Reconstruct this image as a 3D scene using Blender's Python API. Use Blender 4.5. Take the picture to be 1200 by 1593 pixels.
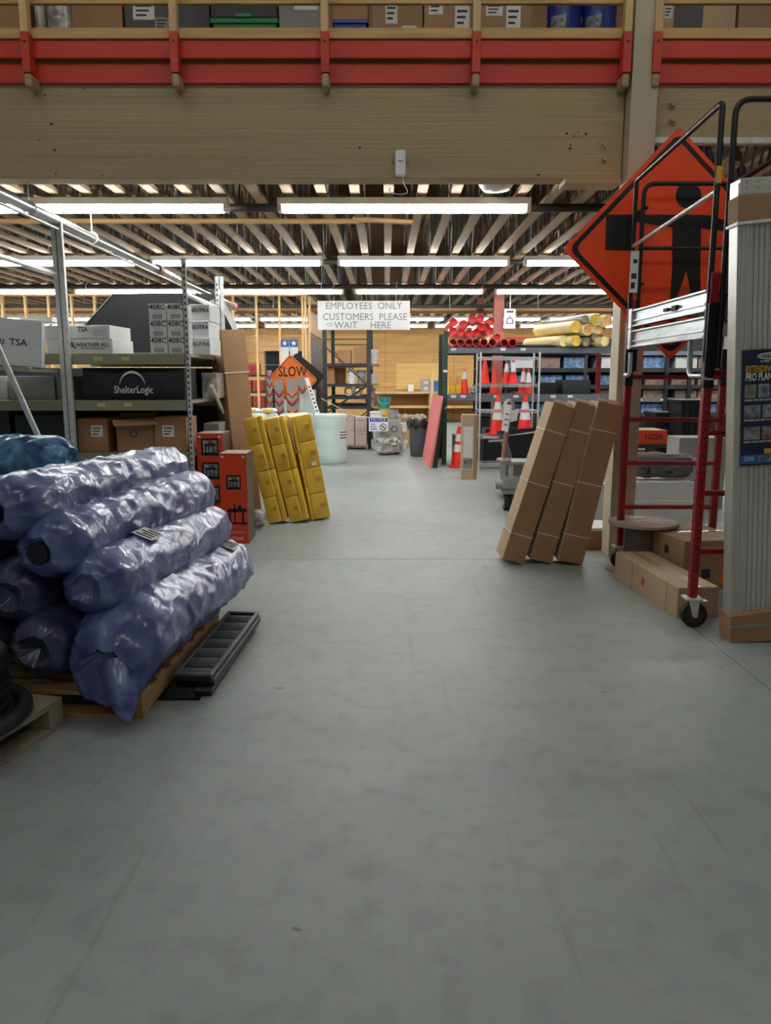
import bpy, math, random
from mathutils import Vector, Matrix, noise
random.seed(7)
for o in list(bpy.data.objects): bpy.data.objects.remove(o)
sc = bpy.context.scene
COL = sc.collection
R = math.radians

# ---------------------------------------------------------------- camera
FPX, CAMH, PITCH = 1200.0, 1.5, math.atan(206.5 / 1200)
cam = bpy.data.cameras.new('camera'); cam.sensor_fit = 'HORIZONTAL'; cam.sensor_width = 36; cam.lens = 36 * FPX / 1200
cam.clip_start = 0.05; cam.clip_end = 200
camo = bpy.data.objects.new('camera', cam); COL.objects.link(camo)
camo.location = (0, 0, CAMH); camo.rotation_euler = (R(90) - PITCH, 0, 0)
sc.camera = camo
# ---------------------------------------------------------------- world, exposure
w = bpy.data.worlds.new('world'); sc.world = w; w.use_nodes = True
bg = w.node_tree.nodes['Background']; bg.inputs[0].default_value = (0.86, 0.88, 0.88, 1); bg.inputs[1].default_value = 0.055
sc.view_settings.view_transform = 'Standard'; sc.view_settings.look = 'None'
sc.view_settings.gamma = 1; sc.view_settings.use_curve_mapping = False
sc.view_settings.exposure = 1.25
TUBE_POWER = 15.0        # emission strength of the fluorescent tubes
HALL_POWER = 11.5         # emission strength of the unseen lamps added in the front hall

# ---------------------------------------------------------------- measuring
_c, _s = math.cos(PITCH), math.sin(PITCH)
def _ray(u, v):
    x = (u - 600) / FPX; y = -(v - 796.5) / FPX
    return x, _c + _s * y, -_s + _c * y
def P(u, v, Y):
    d = _ray(u, v); t = Y / d[1]
    return Vector((d[0] * t, Y, CAMH + d[2] * t))
def G(u, v, z=0.0):
    d = _ray(u, v); t = (z - CAMH) / d[2]
    return Vector((d[0] * t, d[1] * t, z))

# ---------------------------------------------------------------- materials
def lin(c):
    return tuple(((x / 255) / 12.92 if x / 255 <= 0.04045 else ((x / 255 + 0.055) / 1.055) ** 2.4) for x in c)
MATS = {}
def mat(name, rgb, rough=0.6, metal=0.0, var=0.12, scale=6.0, bump=0.0, bscale=None, stretch=(1, 1, 1), rgb2=None,
        emit=0.0, alpha=1.0, trans=0.0, coat=0.0, detail=4.0, spec=0.5):
    if name in MATS: return MATS[name]
    m = bpy.data.materials.new(name); m.use_nodes = True
    nt = m.node_tree; b = nt.nodes['Principled BSDF']
    c = lin(rgb)
    b.inputs['Roughness'].default_value = rough; b.inputs['Metallic'].default_value = metal
    b.inputs['Alpha'].default_value = alpha; b.inputs['Transmission Weight'].default_value = trans
    b.inputs['Coat Weight'].default_value = coat; b.inputs['Specular IOR Level'].default_value = spec
    tc = nt.nodes.new('ShaderNodeTexCoord'); mp = nt.nodes.new('ShaderNodeMapping'); mp.inputs['Scale'].default_value = stretch
    nt.links.new(tc.outputs['Object'], mp.inputs['Vector'])
    n = nt.nodes.new('ShaderNodeTexNoise'); n.inputs['Scale'].default_value = scale; n.inputs['Detail'].default_value = detail
    nt.links.new(mp.outputs[0], n.inputs['Vector'])
    rp = nt.nodes.new('ShaderNodeValToRGB'); rp.color_ramp.elements[0].position = 0.3; rp.color_ramp.elements[1].position = 0.7
    if rgb2: a, d = c, lin(rgb2)
    else: a = tuple(max(0, k * (1 - var)) for k in c); d = tuple(min(1, k * (1 + var)) for k in c)
    rp.color_ramp.elements[0].color = (*a, 1); rp.color_ramp.elements[1].color = (*d, 1)
    nt.links.new(n.outputs['Fac'], rp.inputs[0]); nt.links.new(rp.outputs[0], b.inputs['Base Color'])
    if bump:
        n2 = nt.nodes.new('ShaderNodeTexNoise'); n2.inputs['Scale'].default_value = bscale or scale * 4; n2.inputs['Detail'].default_value = 5
        nt.links.new(mp.outputs[0], n2.inputs['Vector'])
        bp = nt.nodes.new('ShaderNodeBump'); bp.inputs['Strength'].default_value = bump; bp.inputs['Distance'].default_value = 0.02
        nt.links.new(n2.outputs['Fac'], bp.inputs['Height']); nt.links.new(bp.outputs[0], b.inputs['Normal'])
    if emit:
        b.inputs['Emission Color'].default_value = (*c, 1); b.inputs['Emission Strength'].default_value = emit
    MATS[name] = m
    return m

def concrete_mat():
    m = bpy.data.materials.new('concrete'); m.use_nodes = True; nt = m.node_tree; b = nt.nodes['Principled BSDF']; L = nt.links.new
    tc = nt.nodes.new('ShaderNodeTexCoord')
    def nz(scale, detail, st=(1, 1, 1), rot=0):
        mp = nt.nodes.new('ShaderNodeMapping'); mp.inputs['Scale'].default_value = st; mp.inputs['Rotation'].default_value = (0, 0, rot)
        L(tc.outputs['Object'], mp.inputs[0])
        n = nt.nodes.new('ShaderNodeTexNoise'); n.inputs['Scale'].default_value = scale; n.inputs['Detail'].default_value = detail
        L(mp.outputs[0], n.inputs['Vector']); return n.outputs['Fac']
    def ramp(src, p0, p1, c0, c1):
        r = nt.nodes.new('ShaderNodeValToRGB'); e = r.color_ramp.elements; e[0].position = p0; e[1].position = p1
        e[0].color = (*c0, 1); e[1].color = (*c1, 1); L(src, r.inputs[0]); return r.outputs[0]
    def mul(a, c, f=1.0):
        x = nt.nodes.new('ShaderNodeMix'); x.data_type = 'RGBA'; x.blend_type = 'MULTIPLY'; x.inputs[0].default_value = f
        L(a, x.inputs[6]); L(c, x.inputs[7]); return x.outputs[2]
    base = ramp(nz(0.7, 5), 0.3, 0.72, lin((143, 150, 147)), lin((158, 165, 162)))
    g = lambda k: (k, k, k)
    base = mul(base, ramp(nz(9, 6), 0.28, 0.5, g(0.84), g(1)))
    base = mul(base, ramp(nz(2.2, 3, (9, 0.35, 1), 0.12), 0.27, 0.36, g(0.86), g(1)))          # tyre scuffs down the aisle
    base = mul(base, ramp(nz(1.1, 2, (22, 0.5, 1), -0.35), 0.24, 0.27, g(0.82), g(1)))         # drag scratches
    base = mul(base, ramp(nz(7, 1.0, (1, 2.2, 1)), 0.2, 0.23, g(0.55), g(1)))                   # dark chips and spots
    L(base, b.inputs['Base Color'])
    rr = nt.nodes.new('ShaderNodeMapRange'); rr.inputs[3].default_value = 0.38; rr.inputs[4].default_value = 0.62
    L(nz(3, 5), rr.inputs[0]); L(rr.outputs[0], b.inputs['Roughness'])
    bp = nt.nodes.new('ShaderNodeBump'); bp.inputs['Strength'].default_value = 0.12; bp.inputs['Distance'].default_value = 0.01
    L(nz(30, 6), bp.inputs['Height']); L(bp.outputs[0], b.inputs['Normal'])
    MATS['concrete'] = m; return m
def film_mat(name, dark, pale, rough=0.34, scale=3.2, bump=0.55):
    """wrinkled polythene over something coloured: milky patches where the film stands off, glossy folds"""
    m = bpy.data.materials.new(name); m.use_nodes = True; nt = m.node_tree; b = nt.nodes['Principled BSDF']; L = nt.links.new
    tc = nt.nodes.new('ShaderNodeTexCoord')
    mp = nt.nodes.new('ShaderNodeMapping'); mp.inputs['Scale'].default_value = (1.0, 1.0, 1.0); L(tc.outputs['Object'], mp.inputs[0])
    n = nt.nodes.new('ShaderNodeTexNoise'); n.inputs['Scale'].default_value = scale; n.inputs['Detail'].default_value = 3; n.inputs['Distortion'].default_value = 1.2
    L(mp.outputs[0], n.inputs['Vector'])
    r = nt.nodes.new('ShaderNodeValToRGB'); e = r.color_ramp.elements; e[0].position = 0.36; e[1].position = 0.66
    e[0].color = (*lin(dark), 1); e[1].color = (*lin(pale), 1); L(n.outputs['Fac'], r.inputs[0]); L(r.outputs[0], b.inputs['Base Color'])
    b.inputs['Roughness'].default_value = rough; b.inputs['Coat Weight'].default_value = 0.5; b.inputs['Coat Roughness'].default_value = 0.13
    v = nt.nodes.new('ShaderNodeTexVoronoi'); v.feature = 'DISTANCE_TO_EDGE'; v.inputs['Scale'].default_value = 4.5
    d = nt.nodes.new('ShaderNodeTexNoise'); d.inputs['Scale'].default_value = 4; d.inputs['Detail'].default_value = 3
    mx = nt.nodes.new('ShaderNodeMix'); mx.data_type = 'VECTOR'; mx.inputs[0].default_value = 0.35
    L(mp.outputs[0], d.inputs['Vector']); L(mp.outputs[0], mx.inputs[4]); L(d.outputs['Color'], mx.inputs[5]); L(mx.outputs[1], v.inputs['Vector'])
    n2 = nt.nodes.new('ShaderNodeTexNoise'); n2.inputs['Scale'].default_value = 6; n2.inputs['Detail'].default_value = 2; n2.inputs['Distortion'].default_value = 1.4
    L(mp.outputs[0], n2.inputs['Vector'])
    ad = nt.nodes.new('ShaderNodeMath'); ad.operation = 'MULTIPLY_ADD'; ad.inputs[1].default_value = 1.6
    L(v.outputs['Distance'], ad.inputs[0]); L(n2.outputs['Fac'], ad.inputs[2])
    bp = nt.nodes.new('ShaderNodeBump'); bp.inputs['Strength'].default_value = bump; bp.inputs['Distance'].default_value = 0.012
    L(ad.outputs[0], bp.inputs['Height']); L(bp.outputs[0], b.inputs['Normal']); L(bp.outputs[0], b.inputs['Coat Normal'])
    MATS[name] = m; return m

M = {}
M['concrete'] = concrete_mat()
M['joint'] = mat('joint_dirt', (46, 45, 43), 0.95)
M['tan'] = mat('tan_paint', (170, 151, 112), 0.55, var=0.06, scale=1.2, bump=0.25, bscale=7, stretch=(0.15, 1, 9))
M['cream'] = mat('cream_paint', (186, 176, 150), 0.55, var=0.06, scale=3, bump=0.1)
M['redpaint'] = mat('red_paint', (198, 58, 36), 0.5, var=0.08, scale=3, stretch=(0.3, 1, 4), bump=0.08)
M['pine'] = mat('pine', (205, 165, 108), 0.65, var=0.18, scale=3.2, stretch=(0.4, 4, 9), bump=0.1)
M['pinev'] = mat('pine_upright', (214, 178, 122), 0.65, var=0.16, scale=3.2, stretch=(9, 9, 0.6), bump=0.1)
M['joist'] = mat('joist_wood', (162, 136, 102), 0.7, var=0.2, scale=3, stretch=(9, 0.5, 9))
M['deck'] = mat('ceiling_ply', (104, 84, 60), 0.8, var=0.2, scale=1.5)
M['ply'] = mat('plywood', (205, 160, 96), 0.6, var=0.12, scale=2.2, stretch=(0.5, 1, 6), bump=0.05)
M['plyp'] = mat('plywood_pale', (226, 186, 112), 0.55, var=0.08, scale=2.2, stretch=(0.5, 1, 6))
M['web'] = mat('joist_web_steel', (120, 118, 114), 0.45, 0.5, var=0.2)
M['galvp'] = mat('galvanised_pipe', (150, 153, 153), 0.3, 0.7, var=0.1)
M['galv'] = mat('galvanised', (206, 208, 206), 0.36, 0.2, var=0.15, scale=20)
M['alu'] = mat('aluminium', (196, 196, 188), 0.36, 0.35, var=0.05, scale=12, stretch=(8, 8, 0.4))
M['alub'] = mat('bright_aluminium', (168, 176, 180), 0.28, 0.6, var=0.25, scale=9, stretch=(3, 0.5, 3))
M['steel'] = mat('chrome_wire', (200, 202, 202), 0.3, 0.4, var=0.1)
M['white'] = mat('white_enamel', (236, 238, 238), 0.4, var=0.03)
M['tube'] = mat('lamp_tube', (250, 251, 250), 0.4, emit=TUBE_POWER, var=0.0)
M['addedtube'] = mat('added_hall_tube', (244, 242, 232), 0.4, emit=HALL_POWER, var=0.0)
M['black'] = mat('black_plastic', (26, 27, 29), 0.42, var=0.2)
M['blackm'] = mat('black_metal', (34, 35, 38), 0.35, 0.3, var=0.15)
M['pipe'] = mat('black_pipe', (44, 42, 40), 0.5, 0.3, var=0.2)
M['rubber'] = mat('rubber', (24, 24, 25), 0.7, var=0.2)
M['shelf'] = mat('putty_steel', (150, 146, 124), 0.45, 0.1, var=0.05)
M['grey'] = mat('grey_steel', (104, 110, 118), 0.42, 0.1, var=0.06)
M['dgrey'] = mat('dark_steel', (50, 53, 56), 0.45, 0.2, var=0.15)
M['green'] = mat('dark_green_steel', (48, 76, 64), 0.45, 0.1, var=0.15)
M['kraft'] = mat('kraft_card', (166, 132, 98), 0.8, var=0.07, scale=4, bump=0.05)
M['kraft2'] = mat('dark_kraft_card', (172, 129, 92), 0.8, var=0.09, scale=3, bump=0.08)
M['kraft3'] = mat('pale_kraft_card', (190, 164, 130), 0.8, var=0.06, scale=4, bump=0.05)
M['tape'] = mat('packing_tape', (184, 152, 110), 0.25, var=0.05)
M['wcard'] = mat('white_card', (216, 219, 220), 0.7, var=0.04, scale=3)
M['gcard'] = mat('grey_card', (150, 149, 143), 0.75, var=0.06)
M['pinkcard'] = mat('pinkish_card', (188, 168, 158), 0.8, var=0.06)
M['paper'] = mat('paper', (226, 226, 222), 0.7, var=0.03)
M['ink'] = mat('ink', (50, 50, 54), 0.7, var=0.05)
M['greyink'] = mat('faded_ink', (150, 154, 152), 0.7, var=0.2, scale=30)
M['orangecard'] = mat('orange_card', (222, 66, 26), 0.42, var=0.05, scale=3)
M['orange'] = mat('orange_sheeting', (255, 74, 14), 0.4, var=0.04, scale=40)
M['signorange'] = mat('orange_sign', (245, 122, 24), 0.4, var=0.04)
M['signblack'] = mat('sign_black', (13, 12, 12), 0.4, var=0.08)
M['redtube'] = mat('red_plastic', (240, 22, 22), 0.35, var=0.1, coat=0.2)
M['redtubein'] = mat('red_plastic_inside', (196, 24, 26), 0.5, var=0.1)
M['yellowroll'] = mat('yellow_roll', (246, 190, 30), 0.4, var=0.12, scale=10)
M['amberroll'] = mat('amber_roll', (222, 160, 84), 0.4, var=0.15, scale=12)
M['paleroll'] = mat('pale_yellow_wrap', (240, 228, 160), 0.4, var=0.1, scale=8, bump=0.3)
M['greyroll'] = mat('grey_clear_roll', (140, 132, 116), 0.3, var=0.25, scale=14)
M['cone'] = mat('cone_red', (240, 44, 28), 0.42, var=0.06)
M['reflect'] = mat('reflective_white', (214, 214, 216), 0.35, var=0.08, scale=20)
M['scafred'] = mat('scaffold_red', (160, 26, 32), 0.42, 0.1, var=0.12, scale=8)
M['steelred'] = mat('brown_red_steel', (150, 84, 72), 0.6, var=0.1)
M['yellowpack'] = mat('yellow_wrap', (234, 190, 64), 0.34, var=0.12, scale=7, bump=0.35, bscale=9, coat=0.3)
M['drum'] = mat('milky_plastic', (208, 226, 222), 0.35, var=0.04, scale=2)
M['trash'] = mat('grey_bin', (84, 90, 96), 0.5, var=0.08)
M['pink'] = mat('pink_foam', (232, 132, 130), 0.7, var=0.06)
M['teal'] = mat('teal_plastic', (40, 140, 136), 0.45, var=0.06)
M['bucketyel'] = mat('yellow_plastic', (222, 176, 60), 0.45, var=0.06)
M['blue'] = mat('blue_plastic', (34, 58, 150), 0.35, var=0.1)
M['greenp'] = mat('green_plastic', (30, 130, 62), 0.45, var=0.08)
M['navy'] = mat('navy_print', (22, 34, 62), 0.4, var=0.08)
M['gold'] = mat('gold_print', (226, 166, 40), 0.5, var=0.03)
M['bluep'] = mat('blue_print', (38, 98, 168), 0.5, var=0.05)
M['photo1'] = mat('printed_photo_green', (150, 152, 120), 0.5, rgb2=(90, 100, 84), scale=25)
M['photo2'] = mat('printed_photo_grey', (170, 176, 178), 0.5, rgb2=(70, 76, 80), scale=25)
M['photo3'] = mat('printed_photo_brown', (170, 140, 116), 0.5, rgb2=(90, 70, 60), scale=25)
M['tarp'] = mat('charcoal_tarp', (33, 37, 39), 0.42, var=0.12, scale=2, bump=0.15)
M['blackbag'] = mat('black_fabric', (34, 36, 40), 0.42, var=0.2, scale=3, bump=0.4, bscale=5)
M['spool'] = mat('pink_wood_disc', (178, 148, 140), 0.75, var=0.08)
M['drumwood'] = mat('spool_core', (112, 104, 98), 0.8, var=0.1)
M['palletwood'] = mat('pallet_wood', (176, 136, 90), 0.8, var=0.2, scale=4, stretch=(1, 4, 6), bump=0.15)
M['oldwood'] = mat('dusty_board', (150, 140, 122), 0.85, var=0.12, scale=4, bump=0.1)
M['clear'] = mat('clear_film', (214, 216, 216), 0.2, var=0.05, alpha=0.2, bump=0.6, bscale=8)
M['bluewrap'] = mat('blue_pack', (44, 92, 150), 0.35, rgb2=(136, 168, 192), scale=12)
M['brickpack'] = mat('tan_pack', (158, 132, 118), 0.6, rgb2=(116, 92, 80), scale=16)
M['redpack'] = mat('red_pack', (206, 66, 70), 0.5, var=0.12)
M['jackgrey'] = mat('silver_paint', (150, 154, 154), 0.4, 0.3, var=0.12)
M['jackbrown'] = mat('kraft_sleeve', (150, 118, 96), 0.75, var=0.06)
M['doorgrey'] = mat('weathered_grey_sheet', (120, 116, 110), 0.6, var=0.22, scale=4)
M['glassdark'] = mat('dark_glass', (40, 50, 54), 0.12, var=0.2)
M['roll'] = film_mat('violet_film', (46, 56, 122), (122, 134, 186))
M['rolldark'] = film_mat('dark_violet_film', (38, 40, 70), (84, 90, 124))
M['blueroll'] = film_mat('blue_film', (18, 62, 110), (92, 156, 200), 0.3, 6, 0.5)
M['silverfilm'] = film_mat('milky_film', (120, 116, 112), (214, 212, 208), 0.3, 6, 0.4)
M['bagtan'] = film_mat('tan_bag_film', (104, 88, 70), (176, 160, 136), 0.5, 8, 0.2)
M['core'] = mat('roll_core_dark', (26, 26, 38), 0.6)
M['yellowmark'] = mat('yellow_mark', (204, 154, 48), 0.4, var=0.1)
M['chevgrey'] = mat('grey_sheeting', (150, 148, 146), 0.4, var=0.1, scale=20)
M['trayrim'] = mat('highlit_black_plastic', (86, 88, 90), 0.4, var=0.2, scale=14)  # black plastic with the rim highlights put into a lighter grey
M['wheelred'] = mat('dark_red_wheel', (70, 34, 34), 0.5, var=0.1)
M['boxside'] = mat('dark_box_side', (98, 84, 66), 0.6, var=0.15)
M['sticker'] = mat('yellowed_sticker', (206, 194, 120), 0.6, var=0.1, scale=30)

# ---------------------------------------------------------------- mesh building
class MB:
    def __init__(s, T=None): s.v = []; s.f = []; s.T = T
    def add(s, vs, fs):
        o = len(s.v)
        for p in vs:
            p = Vector(p); s.v.append(tuple(s.T @ p) if s.T else tuple(p))
        s.f += [tuple(i + o for i in f) for f in fs]; return s
    def obox(s, o, a, b, c):
        o, a, b, c = map(Vector, (o, a, b, c))
        vs = [o, o + a, o + a + b, o + b, o + c, o + a + c, o + a + b + c, o + b + c]
        fs = [(0, 3, 2, 1), (4, 5, 6, 7), (0, 1, 5, 4), (1, 2, 6, 5), (2, 3, 7, 6), (3, 0, 4, 7)]
        if a.cross(b).dot(c) < 0: fs = [f[::-1] for f in fs]
        return s.add(vs, fs)
    def box(s, x0, x1, y0, y1, z0, z1):
        return s.obox((x0, y0, z0), (x1 - x0, 0, 0), (0, y1 - y0, 0), (0, 0, z1 - z0))
    def tube(s, p0, p1, r, n=8, r1=None): return s.path([p0, p1], r, n, r1)
    def path(s, pts, r, n=8, r1=None, closed=False):
        pts = [Vector(p) for p in pts]; k = len(pts); vs = []; fs = []
        up = None
        for i, p in enumerate(pts):
            if closed: d = pts[(i + 1) % k] - pts[i - 1]
            else: d = pts[min(i + 1, k - 1)] - pts[max(i - 1, 0)]
            d.normalize()
            if up is None: up = Vector((0, 0, 1)) if abs(d.z) < 0.9 else Vector((1, 0, 0))
            x = d.cross(up).normalized(); up = x.cross(d).normalized()
            rr = r if r1 is None else r + (r1 - r) * i / (k - 1)
            for j in range(n):
                a = 2 * math.pi * (j + 0.5) / n
                vs.append(p + x * (rr * math.cos(a)) + up * (rr * math.sin(a)))
        for i in range(k if closed else k - 1):
            for j in range(n):
                a0 = i * n + j; a1 = i * n + (j + 1) % n; b0 = ((i + 1) % k) * n + j; b1 = ((i + 1) % k) * n + (j + 1) % n
                fs.append((a0, b0, b1, a1))
        if not closed:
            fs.append(tuple(range(n))); fs.append(tuple(range((k - 1) * n, k * n))[::-1])
        return s.add(vs, fs)
    def lathe(s, prof, n=20, c=(0, 0, 0), T=None, caps=True):
        vs = []; fs = []; c = Vector(c)
        for r, z in prof:
            for j in range(n):
                a = 2 * math.pi * j / n; q = Vector((r * math.cos(a), r * math.sin(a), z))
                vs.append(c + (T @ q if T else q))
        for i in range(len(prof) - 1):
            for j in range(n):
                fs.append((i * n + j, i * n + (j + 1) % n, (i + 1) * n + (j + 1) % n, (i + 1) * n + j))
        if caps and prof[0][0] > 1e-6: fs.append(tuple(range(n))[::-1])
        if caps and prof[-1][0] > 1e-6: fs.append(tuple(range((len(prof) - 1) * n, len(prof) * n)))
        return s.add(vs, fs)
    def prism(s, poly, y0, y1):
        """polygon of (x, z), counter-clockwise seen from the camera side, from y0 (near) to y1"""
        n = len(poly)
        vs = [(x, y0, z) for x, z in poly] + [(x, y1, z) for x, z in poly]
        fs = [tuple(range(n)), tuple(range(n, 2 * n))[::-1]] + [(i, i + n, (i + 1) % n + n, (i + 1) % n) for i in range(n)]
        return s.add(vs, fs)
    def build(s, name, m, parent=None, smooth=False, bevel=0.0):
        me = bpy.data.meshes.new(name)
        off = Vector((0, 0, 0)); q = parent
        while q is not None: off += q.location; q = q.parent
        me.from_pydata([tuple(Vector(p) - off) for p in s.v], [], s.f); me.update()
        if smooth:
            me.polygons.foreach_set('use_smooth', [True] * len(me.polygons))
            try: me.set_sharp_from_angle(angle=R(40))
            except Exception: pass
        me.materials.append(M[m] if isinstance(m, str) else m)
        o = bpy.data.objects.new(name, me); COL.objects.link(o); o.parent = parent
        if bevel:
            b = o.modifiers.new('bevel', 'BEVEL'); b.width = bevel; b.segments = 2; b.limit_method = 'ANGLE'
        return o
def one(name, m, parent, *boxes, bevel=0.0):
    mb = MB()
    for b in boxes: mb.box(*b)
    return mb.build(name, m, parent, bevel=bevel)
def lone(name, m, parent, *boxes):
    """boxes given in the coordinates of a thing that is already placed"""
    mb = MB()
    for b in boxes: mb.box(*b)
    o = mb.build(name, m, None); o.parent = parent; return o
def thing(name, label, cat, loc=(0, 0, 0), group=None):
    o = bpy.data.objects.new(name, None); COL.objects.link(o); o.location = loc; o.empty_display_size = 0.1
    o['label'] = label; o['category'] = cat
    if group: o['group'] = group
    return o
def tag(o, label, cat, group=None):
    o['label'] = label; o['category'] = cat
    if group: o['group'] = group
    return o
def struct(o, label=None):
    o['kind'] = 'structure'
    if label: o['label'] = label
    return o
def copy_tree(o, parent=None):
    c = o.copy(); COL.objects.link(c); c.parent = parent
    for ch in list(o.children): copy_tree(ch, c)
    return c
def place(o, loc, rz=0.0, rx=0.0, ry=0.0):
    o.location = loc; o.rotation_euler = (rx, ry, rz); return o
def part_label(o, s): o['label'] = s; return o
def txt(body, size, m, parent, o, right=(1, 0, 0), up=(0, 0, 1), align='CENTER', name='lettering', bold=0.0, sx=1.0, lift=0.002):
    """flat lettering in the parent's own coordinates"""
    cu = bpy.data.curves.new(name, 'FONT'); cu.body = body; cu.size = size; cu.align_x = align; cu.align_y = 'CENTER'; cu.offset = bold or (size * 0.018 if m == 'ink' and len(body) > 1 else 0.0)
    cu.resolution_u = 2; cu.extrude = 0.0
    to = bpy.data.objects.new('tmp', cu); COL.objects.link(to)
    bpy.context.view_layer.update()
    me = bpy.data.meshes.new_from_object(to.evaluated_get(bpy.context.evaluated_depsgraph_get()))
    bpy.data.objects.remove(to); bpy.data.curves.remove(cu)
    rv = Vector(right).normalized(); uv = Vector(up).normalized(); nv = rv.cross(uv); o = Vector(o)
    for v in me.vertices: v.co = o + rv * (v.co.x * sx) + uv * v.co.y + nv * lift
    me.materials.clear(); me.materials.append(M[m]); me.name = name
    ob = bpy.data.objects.new(name, me); COL.objects.link(ob); ob.parent = parent
    return ob
def carton(label, loc, size, m='kraft', rz=0.0, name='cardboard_box', cat='box', group=None, tape='tape', sticker=None, tilt=(0, 0), flaps=True, text=None, band=None):
    """closed carton, base centre at loc, size (x, y, z); sticker = (x, z, w, h) on the side facing the aisle"""
    sx, sy, sz = size
    t = thing(name, label, cat, (0, 0, 0), group)
    one('body', m, t, (-sx / 2, sx / 2, -sy / 2, sy / 2, 0, sz), bevel=min(0.006, sx * 0.03))
    if tape:
        tw = min(0.05, sy * 0.2)
        one('tape', tape, t, (-sx / 2 - 0.001, sx / 2 + 0.001, -tw / 2, tw / 2, sz * 0.75, sz + 0.0015))
    if sticker:
        for q in (sticker if isinstance(sticker, list) else [sticker]):
            x, z, ww, hh = q[:4]
            st = one('label_sticker', q[4] if len(q) > 4 else 'paper', t, (x - ww / 2, x + ww / 2, -sy / 2 - 0.002, -sy / 2 + 0.002, z - hh / 2, z + hh / 2))
            if hh > 0.06:
                for k in range(3):
                    one('print_line', 'ink', st, (x - ww * 0.36, x + ww * (0.36 - 0.12 * k), -sy / 2 - 0.0032, -sy / 2 - 0.0022, z + hh * (0.25 - 0.25 * k) - hh * 0.05, z + hh * (0.25 - 0.25 * k) + hh * 0.05))
    if text:
        for b, s, x, z, mm in text: txt(b, s, mm, t, (x, -sy / 2, z))
    place(t, loc, rz, tilt[0], tilt[1])
    return t

def translucent_board():
    m = bpy.data.materials.new('white_sign_plastic'); m.use_nodes = True; nt = m.node_tree; out = nt.nodes['Material Output']; b = nt.nodes['Principled BSDF']
    b.inputs['Base Color'].default_value = (0.9, 0.91, 0.91, 1); b.inputs['Roughness'].default_value = 0.5
    tr = nt.nodes.new('ShaderNodeBsdfTranslucent'); tr.inputs[0].default_value = (0.95, 0.95, 0.95, 1); mx = nt.nodes.new('ShaderNodeMixShader'); mx.inputs[0].default_value = 0.4
    nt.links.new(b.outputs[0], mx.inputs[1]); nt.links.new(tr.outputs[0], mx.inputs[2]); nt.links.new(mx.outputs[0], out.inputs[0]); return m
M['signwhite'] = translucent_board()

# ================================================================ SETTING
fl = struct(one('floor', 'joint', None, (-14, 12, -5, 30, -0.12, -0.015)), 'grey concrete slab floor with scuffs and saw-cut joints')
for bx in ((-14, 1.886, -5, 6.357), (1.894, 12, -5, 6.357), (-14, 12, 6.364, 30)):
    one('slab', 'concrete', fl, (*bx, -0.014, 0.0), bevel=0.003)
# ceiling deck and open-web joists
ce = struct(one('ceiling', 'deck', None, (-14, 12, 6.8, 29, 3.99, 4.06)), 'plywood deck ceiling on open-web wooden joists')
jm = wm = tm = None
JX = [0.03 + 0.32 * k for k in range(-41, 36)]
for k, x in enumerate(JX):
    if jm is None:
        j = one('joist', 'joist', ce, (x - 0.047, x + 0.047, 6.82, 28.9, 3.25, 3.29)); jm = j.data
        t = one('top_chord', 'joist', j, (x - 0.047, x + 0.047, 6.82, 28.9, 3.945, 3.985)); tm = t.data
        mb = MB(); y = 6.85; q = 0
        while y < 28.4:
            a, b = (3.29, 3.945) if q % 2 == 0 else (3.945, 3.29)
            mb.tube((x, y, a), (x, y + 0.3, b), 0.0135, 4); y += 0.3; q += 1
        wv = mb.build('web', 'web', j); wm = wv.data; x0 = x
        wv['kind'] = 'stuff'
    else:
        j = bpy.data.objects.new('joist', jm); COL.objects.link(j); j.parent = ce; j.location = (x - x0, 0, 0)
        t = bpy.data.objects.new('top_chord', tm); COL.objects.link(t); t.parent = j
        wv = bpy.data.objects.new('web', wm); COL.objects.link(wv); wv.parent = j; wv['kind'] = 'stuff'
# solid blocking seen between the joists over the aisle
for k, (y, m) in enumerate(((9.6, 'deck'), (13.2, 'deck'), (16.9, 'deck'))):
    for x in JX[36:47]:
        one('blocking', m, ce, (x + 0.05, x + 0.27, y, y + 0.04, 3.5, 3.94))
# painted glulam beam, the post that carries it and the shallower beam beyond the post
bm = struct(one('trim_1', 'tan', None, (-9, 1.905, 6.60, 6.80, 3.10, 4.08), bevel=0.006), 'tan painted laminated timber beam over the aisle')
one('bearing_plate', 'tan', bm, (1.45, 1.905, 6.58, 6.82, 3.06, 3.098))
for (u, v) in ((940, 226), (940, 248)):
    c = P(u, v, 6.6); mb = MB(); mb.tube((c.x, 6.601, c.z), (c.x, 6.592, c.z), 0.034, 14); wsh = mb.build('washer', 'tan', bm)
    MB().tube((c.x, 6.592, c.z), (c.x, 6.565, c.z), 0.019, 6).build('bolt', 'tan', wsh)
for k, z in enumerate((3.26, 3.41, 3.56, 3.71, 3.86)):                     # open glue lines of the laminations
    for a, b in ((-8, -3.1), (-2.7, -0.9), (-0.4, 0.8), (1.0, 1.8)):
        if (k + int(a * 3)) % 3: one('glue_line', 'kraft2', bm, (a + 0.1 * k, b, 6.5985, 6.61, z, z + 0.003))
mb = MB()
for i, (u, v) in enumerate(((843, 203), (882, 207), (893, 212), (900, 205), (888, 225), (887, 231), (933, 222), (912, 208), (70, 148), (92, 149), (131, 137), (80, 193), (105, 217), (85, 233), (87, 270), (160, 272), (60, 217), (838, 272), (774, 271), (560, 229))):
    c = P(u, v, 6.6); r_ = 0.003 + 0.0018 * (i % 3); mb.box(c.x - r_ * (1 + i % 2), c.x + r_ * (1 + i % 2), 6.5985, 6.601, c.z - r_ * (1 + (i + 1) % 3 * .5), c.z + r_)
q = mb.build('paint_chips', 'joint', bm); q['kind'] = 'stuff'
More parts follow.
